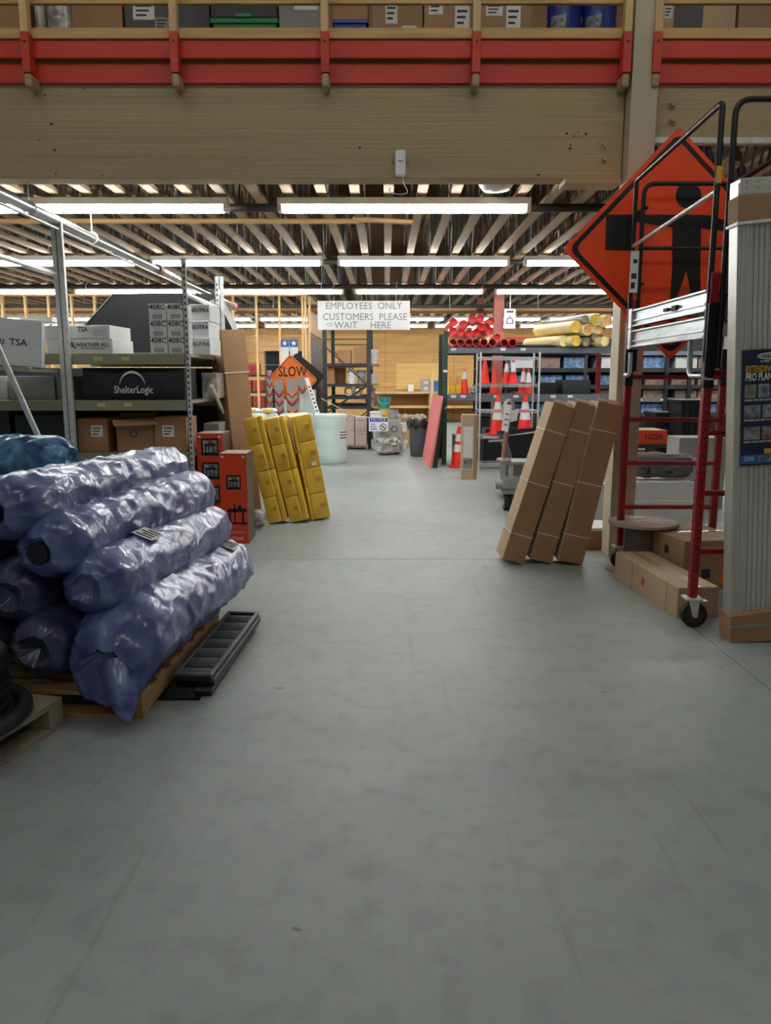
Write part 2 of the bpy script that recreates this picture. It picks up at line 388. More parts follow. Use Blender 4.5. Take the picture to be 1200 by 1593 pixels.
bm2 = struct(one('trim_2', 'tan', None, (2.125, 9, 6.60, 6.80, 3.40, 4.08), bevel=0.006), 'shallower tan beam right of the post')
one('steel_angle', 'galv', bm2, (2.125, 9, 6.56, 6.6, 3.36, 3.40))
for (u, v) in ((1046, 163), (1047, 188)):
    c = P(u, v, 6.6); mb = MB(); mb.tube((c.x, 6.601, c.z), (c.x, 6.592, c.z), 0.034, 14); wsh = mb.build('washer', 'tan', bm2)
    MB().tube((c.x, 6.592, c.z), (c.x, 6.565, c.z), 0.019, 6).build('bolt', 'tan', wsh)
struct(one('trim_3', 'cream', None, (1.912, 2.118, 6.46, 6.68, 0.0, 7.0), bevel=0.006), 'cream painted timber post carrying the beam')
# back, side walls
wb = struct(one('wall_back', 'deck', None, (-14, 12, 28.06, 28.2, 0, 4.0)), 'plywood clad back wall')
for k in range(-5, 5):
    for r_ in range(3):
        one('plywood_sheet', 'ply', wb, (k * 2.44 + 0.006, k * 2.44 + 2.434, 28.03, 28.06, r_ * 1.22 + 0.004, r_ * 1.22 + 1.216))
c = P(617, 565, 28); d = P(690, 606, 28)
one('pale_sheet', 'plyp', wb, (c.x, d.x, 27.99, 28.03, d.z, c.z))
wl = struct(one('wall_left', 'ply', None, (-14.15, -14, 6.8, 28.2, 0, 4.0)), 'plywood side wall far left')
wr = struct(one('wall_right', 'ply', None, (12, 12.15, 6.8, 28.2, 0, 4.0)), 'plywood side wall far right')
wm_ = struct(one('wall_loft_backing', 'kraft2', None, (-9, 9, 8.6, 8.7, 4.06, 6.5)), 'dark backing added behind the loft storage')  # added backing that stands in for the darkness behind the loft boxes
# timber cross beam, bracing strips and pipes under the joists
struct(one('trim_4', 'pine', None, (-14, 12, 17.5, 17.64, 2.93, 3.08), bevel=0.004), 'pale timber cross beam far down the hall')
struct(one('trim_5', 'pine', None, (-7.2, -0.31, 8.95, 9.04, 3.21, 3.248)), 'long bracing strip under the joists')
bo = MB(Matrix.Translation((0.0, 8.95, 3.225)) @ Matrix.Rotation(R(3), 4, 'Y')); bo.box(-0.36, 0.30, -0.045, 0.045, -0.018, 0.018)
struct(bo.build('trim_6', 'pine'), 'short tilted bracing strip under the joists')
def pipe_run(label, p0, p1, r, m='pipe', hangers=(), bands=(), group=None, hm='galv'):
    t = thing('ceiling_pipe', label, 'pipe', p0, group)
    MB().tube(p0, p1, r, 12).build('pipe_length', m, t, smooth=True)
    p0 = Vector(p0); p1 = Vector(p1); d = (p1 - p0).normalized()
    for h in hangers:
        c = p0.lerp(p1, h); mb = MB(); s_ = Vector((0, 0, 1)); e = d.cross(s_).normalized()
        pts = [c + s_ * (r * 1.25 * math.sin(a)) + e * (r * 1.25 * math.cos(a)) for a in [2 * math.pi * i / 14 for i in range(14)]]
        mb.path(pts, 0.007, 5, closed=True); mb.tube(c + s_ * r * 1.2, (c.x, c.y, 3.25), 0.006, 5)
        mb.build('hanger', hm, t)
    for h in bands:
        c = p0.lerp(p1, h); MB().tube(c - d * 0.07, c + d * 0.07, r * 1.5, 12).build('coupling', 'steelred', t, smooth=True)
    return t
pipe_run('galvanised overhead pipe with red couplings running back above the left shelving', (-2.95, 4.9, 2.90), (-2.95, 15.6, 2.90), 0.045, 'galvp', (0.17, 0.3), (0.515, 0.99))
pipe_run('thin galvanised conduit below the overhead pipe above the left shelving', (-2.93, 4.9, 2.82), (-2.93, 15.6, 2.82), 0.013, 'galvp', ())
pipe_run('black sprinkler pipe just behind the nearest light row', (-9, 8.12, 3.19), (11, 8.12, 3.19), 0.04, 'pipe')
pipe_run('black sprinkler pipe just behind the second light row', (-12, 11.75, 3.19), (11, 11.75, 3.19), 0.035, 'pipe')
pipe_run('black sprinkler pipe just in front of the third light row', (-12, 14.85, 3.2), (11, 14.85, 3.2), 0.04, 'pipe', (0.28, 0.47, 0.6))
pipe_run('grey pipe under the third light row above the hanging sign', (-12, 16.6, 3.0), (11, 16.6, 3.0), 0.035, 'dgrey', (0.42, 0.5, 0.58, 0.66))
# red steel post behind the right rack
c = P(776, 480, 16.2)
rp = struct(one('trim_7', 'steelred', None, (c.x - 0.1, c.x + 0.1, 16.1, 16.3, 0, 3.24), bevel=0.004), 'brown-red steel post behind the red tubes')
c2 = P(748, 470, 17.2)
struct(one('trim_8', 'steelred', None, (c2.x - 0.07, c2.x + 0.07, 17.2, 17.34, 2.2, 3.24), bevel=0.004), 'second brown-red post behind the red tubes')
# stud partition (cage) with wire and its grey side panel
sp = struct(one('wall_partition', 'pine', None, (-9.0, -1.62, 16.5, 16.59, 0, 0.04)), 'open stud partition with top plate')
one('top_plate', 'pine', sp, (-9.0, -1.62, 16.5, 16.59, 3.2, 3.245))
sm = None
for k in range(16):
    x = -8.95 + 0.48 * k
    for dx in ((0, 0.06) if k == 15 else (0,)):
        if sm is None: s_ = one('stud', 'pinev', sp, (x, x + 0.042, 16.5, 16.59, 0.04, 3.2)); sm = s_.data; sx0 = x
        else:
            s_ = bpy.data.objects.new('stud', sm); COL.objects.link(s_); s_.parent = sp; s_.location = (x + dx - sx0, 0, 0)
mb = MB()
for i in range(22):
    for x in (-9 + i * 0.34,): mb.tube((x, 16.6, 0.6), (x, 16.6, 3.2), 0.0025, 3)
for i in range(9): mb.tube((-9, 16.6, 0.6 + i * 0.3), (-1.6, 16.6, 0.6 + i * 0.3), 0.0025, 3)
wi = mb.build('wire_mesh', 'steel', sp); wi['kind'] = 'stuff'
pw = struct(one('wall_cage_side', 'pinev', None, (-1.60, -1.56, 16.5, 21.0, 2.45, 3.2)), 'side of the stud cage')
for i in range(3): one('grey_panel', 'doorgrey', pw, (-1.60, -1.565, 16.62 + i * 1.45, 18.03 + i * 1.45, 0.02, 2.4), bevel=0.004)
for i in range(4): one('stud', 'pinev', pw, (-1.64, -1.58, 16.6 + i * 1.45, 16.66 + i * 1.45, 0, 3.2))
one('switch_plate', 'white', pw, (-1.566, -1.55, 17.2, 17.3, 1.0, 1.15))

# ================================================================ LAMPS
def lamp_proto():
    t = thing('fluorescent_light', '', 'light fixture')
    one('housing', 'white', t, (-1.22, 1.22, -0.07, 0.07, 0.035, 0.10), bevel=0.006)
    for s_ in (-0.038, 0.038):
        MB().tube((-1.17, s_, 0), (1.17, s_, 0), 0.026, 10).build('tube', 'tube', t, smooth=True)  # tubes thicker than life, their bloom put into the shape
    for s_ in (-1, 1): one('end_socket', 'white', t, (s_ * 1.20 - 0.02, s_ * 1.20 + 0.02, -0.065, 0.065, -0.025, 0.036))
    return t
proto = lamp_proto(); used = False
ROWS = [(7.86, 0.18, 2.92, -2, 0, 'nearest row behind the tan beam'), (11.42, 0.54, 2.65, -4, 3, 'second row from the tan beam'),
        (15.10, 0.64, 2.65, -5, 3, 'third row from the tan beam'), (21.8, 0.4, 2.65, -5, 4, 'fourth row beyond the cross beam'),
        (24.7, 0.1, 2.65, -5, 4, 'farthest row before the plywood wall')]
for (y, xc, per, k0, k1, rn) in ROWS:
    for k in range(k0, k1 + 1):
        o = proto if not used else copy_tree(proto); used = True
        o.location = (xc + per * k, y, 3.12)
        side = 'over the aisle' if k == 0 else ('%s %s of the aisle' % (('', 'first', 'second', 'third', 'fourth', 'fifth')[abs(k)], 'left' if k < 0 else 'right'))
        o['label'] = 'fluorescent light %s in the %s' % (side, rn); o['group'] = 'fluorescent ceiling lights'
# unseen lamps added above and behind the camera to brighten floor, beam and planks
for k, (x, y) in enumerate(((-3.2, 3.4), (0.6, 3.4), (4.4, 3.4), (-3.2, -3.2), (0.6, -3.2), (4.4, -3.2))):
    t = thing('added_hall_light', 'unseen fluorescent light added in the front hall, %s the camera, %s' % ('above' if y > 0 else 'behind', ('left', 'middle', 'right')[k % 3]), 'light fixture', (x, y, 6.4), 'added front hall lights')
    one('housing', 'white', t, (x - 1.22, x + 1.22, y - 0.12, y + 0.12, 6.44, 6.5))
    for s_ in (-0.07, 0.07): MB().tube((x - 1.18, y + s_, 6.41), (x + 1.18, y + s_, 6.41), 0.02, 8).build('tube', 'addedtube', t, smooth=True)

# ================================================================ LOFT RAIL AND LOFT STORAGE
gr = thing('guard_rail', 'red and bare pine guard rail along the loft edge above the tan beam', 'railing', (0, 6.5, 3.85))
for a, b in ((-6, 1.90), (2.13, 6)):
    one('rail_board', 'redpaint', gr, (a, b, 6.52, 6.558, 3.965, 4.095), bevel=0.004)
    one('kick_board', 'redpaint', gr, (a, b, 6.565, 6.60, 3.80, 3.945), bevel=0.004)
    one('pine_rail', 'pine', gr, (a, b, 6.50, 6.558, 4.10, 4.175), bevel=0.004)
    one('top_rail', 'pine', gr, (a, b, 6.56, 6.60, 4.37, 4.42), bevel=0.004)
for u in (-190, 42, 272, 506, 741, 975, 1022, 1250):
    c = P(u, 90, 6.45); x = c.x
    po = one('post', 'pinev', gr, (x - 0.03, x + 0.03, 6.43, 6.50, 4.12, 5.2), bevel=0.004)
    one('painted_band', 'redpaint', po, (x - 0.032, x + 0.032, 6.425, 6.52, 3.83, 4.119), bevel=0.004)
    one('post_foot', 'tan', po, (x - 0.03, x + 0.03, 6.43, 6.598, 3.73, 3.829), bevel=0.02)
    MB().tube((x, 6.426, 4.05), (x, 6.417, 4.05), 0.01, 8).build('bolt_head', 'dgrey', po)
LY = 7.05
def loft(u0, u1, label, m, top=5.0, name='cardboard_box', sticker=None, cat='box', d=0.5, **k):
    a, b = P(u0, 20, LY), P(u1, 20, LY)
    return carton(label, ((a.x + b.x) / 2, LY + d / 2, 4.06), (b.x - a.x, d, top - 4.06), m, name=name, sticker=sticker, cat=cat, group='loft storage boxes', **k)
loft(-40, 33, 'dark brown carton at the far left end of the loft', 'kraft2', 4.9)
loft(112, 190, 'wide brown carton in the loft, left of the dark carton with a white label', 'kraft2', 4.95)
loft(193, 262, 'dark carton with a white shipping label in the loft', 'black', 4.9, sticker=[(-0.02, 0.47, 0.18, 0.14), (0.13, 0.37, 0.12, 0.1, 'gcard')])
loft(276, 326, 'dark narrow carton in the loft, left of the green crate', 'dgrey', 4.9)
loft(434, 500, 'grey carton in the loft, right of the green crate', 'gcard', 4.62, sticker=(0.05, 0.5, 0.2, 0.05))
loft(579, 658, 'kraft carton in the loft right of the blue tub', 'kraft', 5.0, sticker=[(-0.05, 0.45, 0.1, 0.16), (0.1, 0.33, 0.12, 0.05)])
loft(660, 734, 'kraft carton in the loft, middle of the three with labels', 'kraft', 5.0, sticker=[(-0.1, 0.5, 0.12, 0.12), (0.12, 0.42, 0.12, 0.18)])
loft(747, 829, 'kraft carton in the loft just left of the blue bottles', 'kraft', 5.0, sticker=[(-0.1, 0.48, 0.14, 0.1), (0.06, 0.42, 0.12, 0.18)])
loft(1030, 1050, 'narrow pale carton in the loft just right of the post', 'kraft3', 4.62, sticker=(0, 0.46, 0.07, 0.1))
loft(1094, 1146, 'pale kraft carton in the loft right of the post', 'kraft3', 5.0)
loft(1150, 1230, 'kraft carton at the far right of the loft', 'kraft', 5.0)
a = P(1072, 20, LY)
one_ = one('black_bundle', 'black', None, (a.x - 0.12, a.x + 0.12, LY, LY + 0.3, 4.06, 4.9)); tag(one_, 'black bundle between cartons right of the post in the loft', 'bundle')
for (u, r_, lab) in ((52, 0.05, 'thin'), (88, 0.13, 'thick')):                         # plastic wrapped rolls
    c = P(u, 20, LY); t = thing('wrapped_roll', '%s upright roll in clear plastic at the left of the loft' % lab, 'roll', (c.x, LY + 0.15, 4.06))
    MB().lathe([(r_, 0), (r_, 0.95), (r_ * 0.6, 1.0)], 18, (c.x, LY + 0.15, 4.06)).build('film', 'silverfilm', t, smooth=True)
    MB().lathe([(r_ * 0.4, 0), (r_ * 0.4, 0.06)], 12, (c.x, LY + 0.15, 5.06)).build('core', 'kraft', t, smooth=True)
a, b = P(330, 30, LY), P(430, 30, LY)                                                    # green crate
t = thing('plastic_crate', 'green plastic crate with dark lid in the loft', 'crate', ((a.x + b.x) / 2, LY + 0.25, 4.06))
one('body', 'greenp', t, (a.x, b.x, LY, LY + 0.5, 4.06, 4.46), bevel=0.02)
one('rim', 'greenp', t, (a.x - 0.015, b.x + 0.015, LY - 0.015, LY + 0.515, 4.43, 4.47), bevel=0.005)
one('lid', 'black', t, (a.x - 0.01, b.x + 0.01, LY - 0.01, LY + 0.51, 4.47, 4.6), bevel=0.01)
one('handle', 'greenp', t, (a.x + 0.2, b.x - 0.2, LY - 0.03, LY - 0.005, 4.47, 4.50), bevel=0.005)
a, b = P(520, 30, LY), P(570, 30, LY)
t = thing('plastic_tub', 'blue plastic tub in the loft', 'tub', ((a.x + b.x) / 2, LY + 0.2, 4.06))
mb = MB(); mb.add([(a.x + .02, LY + .02, 4.06), (b.x - .02, LY + .02, 4.06), (b.x - .02, LY + .38, 4.06), (a.x + .02, LY + .38, 4.06), (a.x, LY, 4.45), (b.x, LY, 4.45), (b.x, LY + .4, 4.45), (a.x, LY + .4, 4.45)], [(3, 2, 1, 0), (0, 1, 5, 4), (1, 2, 6, 5), (2, 3, 7, 6), (3, 0, 4, 7), (4, 5, 6, 7)])
mb.build('body', 'blue', t); one('rim', 'blue', t, (a.x - .015, b.x + .015, LY - .015, LY + .415, 4.43, 4.46), bevel=0.004)
carton('brown carton on top of the blue tub in the loft', ((a.x + b.x) / 2, LY + 0.2, 4.462), (0.3, 0.3, 0.5), 'kraft2')
for k, u in enumerate((878, 932)):                                                       # blue water bottles
    c = P(u, 30, LY + 0.13); t = thing('water_bottle', 'large blue bottle with white print in the loft, %s of the two' % ('left', 'right')[k], 'bottle', (c.x, LY + 0.13, 4.06), 'blue loft bottles')
    r_ = 0.145
    MB().lathe([(r_ * .9, 0), (r_, .03), (r_, .2), (r_ * .95, .23), (r_, .26), (r_, .42), (r_ * .95, .45), (r_, .48), (r_, .66), (r_ * .6, .8), (r_ * .3, .85), (r_ * .3, .95)], 24, (c.x, LY + 0.13, 4.06)).build('body', 'blue', t, smooth=True)
    MB().lathe([(r_ * .34, .92), (r_ * .34, .98)], 14, (c.x, LY + 0.13, 4.06)).build('cap', 'white', t)
    mb = MB(); nn = 8
    for j in range(nn):
        a0, a1 = [R(-150 + 55 * q / nn) for q in (j, j + 1)]
        rr = r_ + 0.002
        mb.add([(c.x + rr * math.cos(q), LY + 0.13 + rr * math.sin(q), z) for q in (a0, a1) for z in (4.33, 4.5)], [(0, 2, 3, 1)])
    mb.build('print_panel', 'photo2', t)
# motion sensor on the beam
c = P(623, 256, 6.58); t = thing('wireless_sensor', 'small white sensor box with a hanging wire on the tan beam', 'sensor', (c.x, 6.6, c.z - 0.09))
one('bracket', 'gcard', t, (c.x - 0.065, c.x + 0.065, 6.585, 6.6, c.z + 0.02, c.z + 0.05))
one('case', 'white', t, (c.x - 0.043, c.x + 0.043, 6.53, 6.59, c.z - 0.095, c.z + 0.1), bevel=0.012)
one('slot', 'dgrey', t, (c.x - 0.02, c.x + 0.02, 6.528, 6.531, c.z + 0.01, c.z + 0.016))
pts = [(c.x + 0.02 + 0.09 * math.sin(a) * (a / 4), 6.6 + 0.02 * a, c.z - 0.09 - 0.075 * a + 0.012 * a * a) for a in [i * 0.45 for i in range(13)]]
MB().path(pts, 0.004, 5).build('wire', 'white', t)
# round smoke detector dome among the joists
c = G(772, 291, 3.2); t = thing('ceiling_dome', 'white dome fitting on rods between the joists right of the aisle light', 'fitting', (c.x, c.y, 3.2))
MB().lathe([(0.02, -0.06), (0.12, -0.045), (0.155, 0.0), (0.155, 0.04)], 24, (c.x, c.y, 3.22)).build('dome', 'white', t, smooth=True)
for s_ in (-0.1, 0.1): MB().tube((c.x + s_, c.y, 3.24), (c.x + s_ * 1.2, c.y, 3.9), 0.01, 6).build('rod', 'galv', t)

# ================================================================ HANGING SIGN
a, b = P(494, 468, 14.5), P(638, 513, 14.5)
t = thing('hanging_sign', 'white hanging sign lettered EMPLOYEES ONLY CUSTOMERS PLEASE WAIT HERE', 'sign', ((a.x + b.x) / 2, 14.5, b.z))
one('board', 'signwhite', t, (a.x, b.x, 14.5, 14.51, b.z, a.z))
cx, hz = (a.x + b.x) / 2 - t.location.x, a.z - b.z
for s_, z, x, ss in (('EMPLOYEES  ONLY', 0.82, 0.0, 0.175), ('CUSTOMERS  PLEASE', 0.44, 0.02, 0.175), ('WAIT     HERE', 0.15, -0.02, 0.175)):
    txt(s_, ss, 'greyink', t, (cx + x, 0, hz * z), sx=0.95)
MB().path([(a.x + 0.16, 14.497, b.z + 0.1), (a.x + 0.2, 14.497, b.z + 0.065), (a.x + 0.25, 14.497, b.z + 0.065), (a.x + 0.29, 14.497, b.z + 0.1), (a.x + 0.225, 14.497, b.z + 0.115)], 0.006, 4, closed=True).build('emblem', 'greyink', t)
for x in (a.x + 0.3, b.x - 0.25): MB().tube((x, 14.515, a.z), (x, 14.515, 3.25), 0.006, 5).build('chain', 'steel', t)

# ================================================================ LEFT SHELVING
SY = 7.3
su = thing('steel_shelving', 'putty coloured boltless shelving with perforated galvanised uprights on the left', 'shelving', (-2.4, SY, 0))
XL, XR = -2.955, -1.835
def angle_post(par, x, y, h, m='galv', wdt=0.045, slots=True, name='upright'):
    mb = MB(); mb.box(x - wdt / 2, x + wdt / 2, y, y + 0.006, 0, h); mb.box(x - wdt / 2, x - wdt / 2 + 0.006, y, y + wdt, 0, h)
    p = mb.build(name, m, par)
    if slots:
        mb = MB(); z = 0.08
        while z < h - 0.05: mb.box(x - 0.006, x + 0.008, y - 0.0008, y + 0.002, z, z + 0.026); z += 0.055
        q = mb.build('slot_row', 'black', p); q['kind'] = 'stuff'
    return p
angle_post(su, XR, SY - 0.02, 2.58)
angle_post(su, XR, 8.68, 2.60)
angle_post(su, XR + 0.05, 8.68, 2.60, slots=False)
angle_post(su, -4.35, 8.68, 2.6, slots=False)
mb = MB(); mb.box(XL - 0.05, XL - 0.01, SY - 0.06, SY - 0.02, 0, 2.93); mb.box(XL + 0.0, XL + 0.05, SY - 0.06, SY - 0.02, 0, 2.93); mb.box(XL - 0.03, XL + 0.02, SY - 0.025, SY - 0.01, 0, 2.93)
mb.build('upright', 'galv', su, bevel=0.005)
MB().tube((XR, SY + 0.0, 2.27), (XR, 8.7, 2.27), 0.022, 8).build('side_rail', 'galv', su, smooth=True)
MB().tube((XL - 0.04, 5.2, 2.44), (XL - 0.04, SY - 0.04, 2.44), 0.022, 8).build('side_rail', 'galv', su, smooth=True)
LEV = [(0.70, 0.81), (1.21, 1.305), (1.635, 1.735)]
for i, (z0, z1) in enumerate(LEV):
    xl = -4.3 if i != 2 else -3.25
    s_ = one('shelf_beam', 'shelf', su, (xl, XR + 0.02, SY - 0.012, SY + 0.03, z0, z1), bevel=0.004)
    one('rear_beam', 'shelf', su, (xl, XR + 0.02, 8.66, 8.70, z0, z1))
    d = one('shelf_deck', 'shelf', su, (xl, XR + 0.02, SY + 0.03, 8.66, z1 - 0.03, z1))
    for x in ((-2.7, -2.45) if i else (-2.6, -2.35)):
        one('price_sticker', 'sticker', s_, (x, x + 0.075, SY - 0.0145, SY - 0.0125, z0 + 0.035, z0 + 0.07))
one('shade_backing', 'dgrey', su, (-4.3, XR - 0.03, 8.71, 8.73, 0, 1.62))  # added dark sheet standing in for the shade behind the shelves
one('low_beam', 'shelf', su, (-4.3, XR + 0.02, SY - 0.012, SY + 0.03, 0.12, 0.2)); one('low_deck', 'shelf', su, (-4.3, XR + 0.02, SY + 0.03, 8.66, 0.17, 0.2))
# --- top level
ZT = 1.736
def wtxt(w_, h_): return [('TSA', 0.09, -w_ * 0.18, h_ * 0.55, 'ink'), ('WEATHER ALL', 0.05, w_ * 0.2, h_ * 0.6, 'ink'), ('PROTECTIVE SHEETING', 0.022, w_ * 0.2, h_ * 0.35, 'ink')]
a, b = P(122, 548, 7.4), P(180, 548, 7.4)
ww = 0.64
carton('flat white carton marked WEATHER ALL, lower of two behind the shelving post', (b.x - ww / 2, 7.4 + 0.25, ZT), (ww, 0.5, 0.135), 'wcard', name='white_carton', tape=None, text=wtxt(ww, 0.135), rz=R(-4), group='white flat cartons')
carton('flat white carton marked TSA, upper of two behind the shelving post', (b.x - ww / 2 - 0.02, 7.4 + 0.25, ZT + 0.137), (ww, 0.5, 0.125), 'wcard', name='white_carton', tape=None, text=[('TSA', 0.06, 0.06, 0.085, 'ink'), ('|||||||', 0.07, 0.22, 0.06, 'greyink'), ('fragile', 0.035, -0.12, 0.07, 'greyink')], rz=R(-4), group='white flat cartons')
# shelf board and the sagging white carton left of the post
one_ = MB(Matrix.Translation((-3.55, 6.95, 1.60)) @ Matrix.Rotation(R(3.0), 4, 'Y')); one_.box(-0.75, 0.52, -0.25, 0.3, -0.012, 0.012)
tag(one_.build('loose_board', 'shelf', None), 'sagging shelf board under the big white carton left of the post', 'board')
carton('big white carton with recycling marks sagging on the board left of the post', (-3.52, 6.93, 1.63), (0.92, 0.5, 0.40), 'wcard', name='white_carton', tape=None, rz=R(21), tilt=(0, R(4)),
       text=[('TSA', 0.08, 0.27, 0.2, 'ink'), ('#', 0.09, 0.14, 0.2, 'ink'), ('_____', 0.05, 0.39, 0.22, 'greyink'), ('ONE COATING', 0.03, 0.02, 0.2, 'ink')] + [('||||||||', 0.06, -0.28 + 0.19 * (k % 2), 0.15 + 0.075 * (k // 2), 'greyink') for k in range(4)])
one_ = one('white_sheet', 'white', None, (-3.35, -3.05, 7.25, 7.5, 2.02, 2.06)); tag(one_, 'thin white sheet lying behind the big white carton left of the post', 'sheet')
# 408C cartons: two columns of three, and the rows behind seen from the side
a = P(235, 549, 7.4); b = P(289, 549, 7.4); wc = (b.x - a.x) / 2
hc = (P(260, 472, 7.4).z - ZT) / 3
for k in range(3):
    for j in range(2):
        x = a.x + wc * (j + 0.5)
        carton('white 408C carton, %s row, %s column of the front stack' % (('bottom', 'middle', 'top')[k], ('left', 'right')[j]), (x + 0.004 * ((k * 3 + j) % 3 - 1), 7.4 + 0.15, ZT + hc * k), (wc - 0.004, 0.3, hc - 0.003), 'wcard', name='white_carton', tape=None, group='408C cartons',
               text=[('408C', 0.068, 0, hc * 0.78, 'ink'), ('||||||||', 0.045, 0, hc * 0.24, 'ink'), ('-----', 0.04, 0, hc * 0.52, 'greyink')])
for k in range(3):
    carton('white carton in the second stack beside the shelving upright, %s' % ('bottom', 'middle', 'top')[k], (-1.835 + (0.02 if k == 0 else 0) , 7.95 + 0.06 * k, ZT + (hc + 0.012) * k), (0.2, 0.5, hc + 0.008), 'wcard', name='white_carton', tape=None, text=[('NEUTRA', 0.05, 0, 0.1, 'ink')], group='408C rear cartons')
# charcoal shelter cover behind
pts = [(124, 548), (127, 512), (145, 489), (160, 470), (177, 457), (260, 456), (333, 457), (348, 485), (363, 515), (364, 548)]
ctop = [P(u, v, 9.6) for u, v in pts]
t = thing('shelter_cover', 'charcoal arched shelter cover standing behind the white cartons', 'cover', (-2.6, 9.6, 0))
mb = MB(); n = len(ctop); seg = 6
poly = [(q.x, q.z) for q in ctop]
mb.prism([(x, z) for x, z in poly[::-1]], 9.6, 10.1); mb.build('fabric', 'tarp', t)
for x in (poly[1][0] + 0.02, poly[-2][0] - 0.03): MB().tube((x, 9.7, 0), (x, 9.7, poly[0][1] + 0.02), 0.02, 8).build('leg', 'galv', t)
MB().tube((ctop[1].x - 0.005, 9.59, ctop[1].z), (ctop[4].x, 9.59, ctop[4].z + 0.006), 0.009, 6).build('piping', 'gcard', t)
mb = MB()                                                                                   # frilled pale edge
for i in range(9):
    c = P(332 - i * 2.6, 470 + i * 6.2, 9.2); mb.path([(c.x - 0.05, 9.25, c.z - 0.02), (c.x, 9.18, c.z), (c.x + 0.06, 9.22, c.z - 0.03)], 0.035, 6)
fr = mb.build('frill', 'silverfilm', t, smooth=True)
# --- middle level
ZM = 1.306
x0, x1 = -2.86, -1.90
t = thing('fabric_bag', 'long black bag with white arch logo lettered ShelterLogic on the middle shelf', 'bag', ((x0 + x1) / 2, 7.55, ZM))
mb = MB(); nx, nz = 26, 10; grid = {}
def bagpt(i, j):
    x = x0 + (x1 - x0) * i / nx; z = ZM + 0.30 * j / nz
    e = 1 - (2 * j / nz - 1) ** 4; ex = 1 - (2 * i / nx - 1) ** 8
    y = 7.40 - 0.035 * e * ex - 0.012 * noise.noise(Vector((x * 6, z * 9, 1.3)))
    return (x, y, z)
vs = [bagpt(i, j) for i in range(nx + 1) for j in range(nz + 1)]; off = len(vs)
vs += [(p[0], 7.85, p[2]) for p in vs]
idx = lambda i, j: i * (nz + 1) + j
fs = []
for i in range(nx):
    for j in range(nz):
        fs.append((idx(i, j), idx(i + 1, j), idx(i + 1, j + 1), idx(i, j + 1)))
        fs.append((off + idx(i, j), off + idx(i, j + 1), off + idx(i + 1, j + 1), off + idx(i + 1, j)))
for i in range(nx):
    fs.append((idx(i, 0), off + idx(i, 0), off + idx(i + 1, 0), idx(i + 1, 0))); fs.append((idx(i, nz), idx(i + 1, nz), off + idx(i + 1, nz), off + idx(i, nz)))
for j in range(nz):
    fs.append((idx(0, j), idx(0, j + 1), off + idx(0, j + 1), off + idx(0, j))); fs.append((idx(nx, j), off + idx(nx, j), off + idx(nx, j + 1), idx(nx, j + 1)))
mb.add(vs, fs).build('body', 'blackbag', t, smooth=True)
lx = P(208, 600, 7.35).x - t.location.x
txt('ShelterLogic', 0.095, 'white', t, (lx, 7.343 - 7.55, 0.095), sx=0.78, bold=0.001)
mb = MB(); na = 16
for i in range(na):
    p = []
    for q in (i / na, (i + 1) / na):
        a = math.pi * (0.08 + 0.84 * q); th = 0.022 * math.sin(math.pi * q) + 0.002
        for r_ in (0.155, 0.155 + th): p.append((t.location.x + lx - 0.01 + r_ * 0.8 * math.cos(a), 7.345, ZM + 0.11 + (r_ if r_ > .155 else .155) * 0.9 * math.sin(a)))
    mb.add(p, [(0, 1, 3, 2)])
mb.build('arch_logo', 'white', t)
for u0, u1, lab, m in ((-40, 12, 'pale grey', 'wcard'), (14, 86, 'mid grey', 'gcard'), (88, 108, 'small grey', 'gcard')):
    a, b = P(u0, 610, 7.45), P(u1, 610, 7.45)
    carton('%s carton on the middle shelf left of the post' % lab, ((a.x + b.x) / 2, 7.45 + 0.25, ZM), (b.x - a.x - 0.01, 0.5, 0.225), m, name='grey_carton', tape=None)
carton('grey plastic wrapped carton behind the upright on the middle shelf', (-1.80, 8.2, ZM), (0.16, 0.4, 0.26), 'silverfilm', name='wrapped_carton', tape=None)
carton('grey carton behind the upright between lower shelves', (-1.80, 8.2, 0.812), (0.16, 0.4, 0.24), 'gcard', name='grey_carton', tape=None)
# --- lower level
ZL = 0.811
a, b = P(122, 700, 7.4), P(169, 700, 7.4)
carton('closed kraft carton with white label on the lower shelf, left of the open one', ((a.x + b.x) / 2, 7.62, ZL), (b.x - a.x, 0.42, 0.32), 'kraft2', sticker=(0.04, 0.2, 0.11, 0.11), group='kraft cartons on the lower shelf')
a, b = P(241, 700, 7.4), P(291, 700, 7.4)
carton('closed kraft carton with TSA label on the lower shelf, right of the open one', ((a.x + b.x) / 2, 7.62, ZL), (b.x - a.x, 0.42, 0.33), 'kraft2', sticker=(-0.02, 0.2, 0.11, 0.11), group='kraft cartons on the lower shelf')
a, b = P(176, 700, 7.4), P(233, 700, 7.4); cx = (a.x + b.x) / 2; w2 = (b.x - a.x) / 2
t = thing('cardboard_box', 'open kraft carton with its flap hanging forward on the lower shelf', 'box', (cx, 7.6, ZL))
mb = MB(Matrix.Translation((cx, 7.6, ZL)) @ Matrix.Rotation(R(14), 4, 'Z'))
for q in ((-w2, w2, -.2, -.19, 0, .3), (-w2, w2, .19, .2, 0, .3), (-w2, -w2 + .01, -.2, .2, 0, .3), (w2 - .01, w2, -.2, .2, 0, .3), (-w2, w2, -.2, .2, 0, .01)): mb.box(*q)
mb.build('body', 'kraft2', t)
mb = MB(Matrix.Translation((cx, 7.6, ZL)) @ Matrix.Rotation(R(14), 4, 'Z')); mb.obox((-w2 - 0.03, -.2, .305), (2 * w2 + 0.05, 0, 0.012), (0.02, -0.13, -.05), (0, 0.003, .006)); mb.build('flap', 'kraft', t)
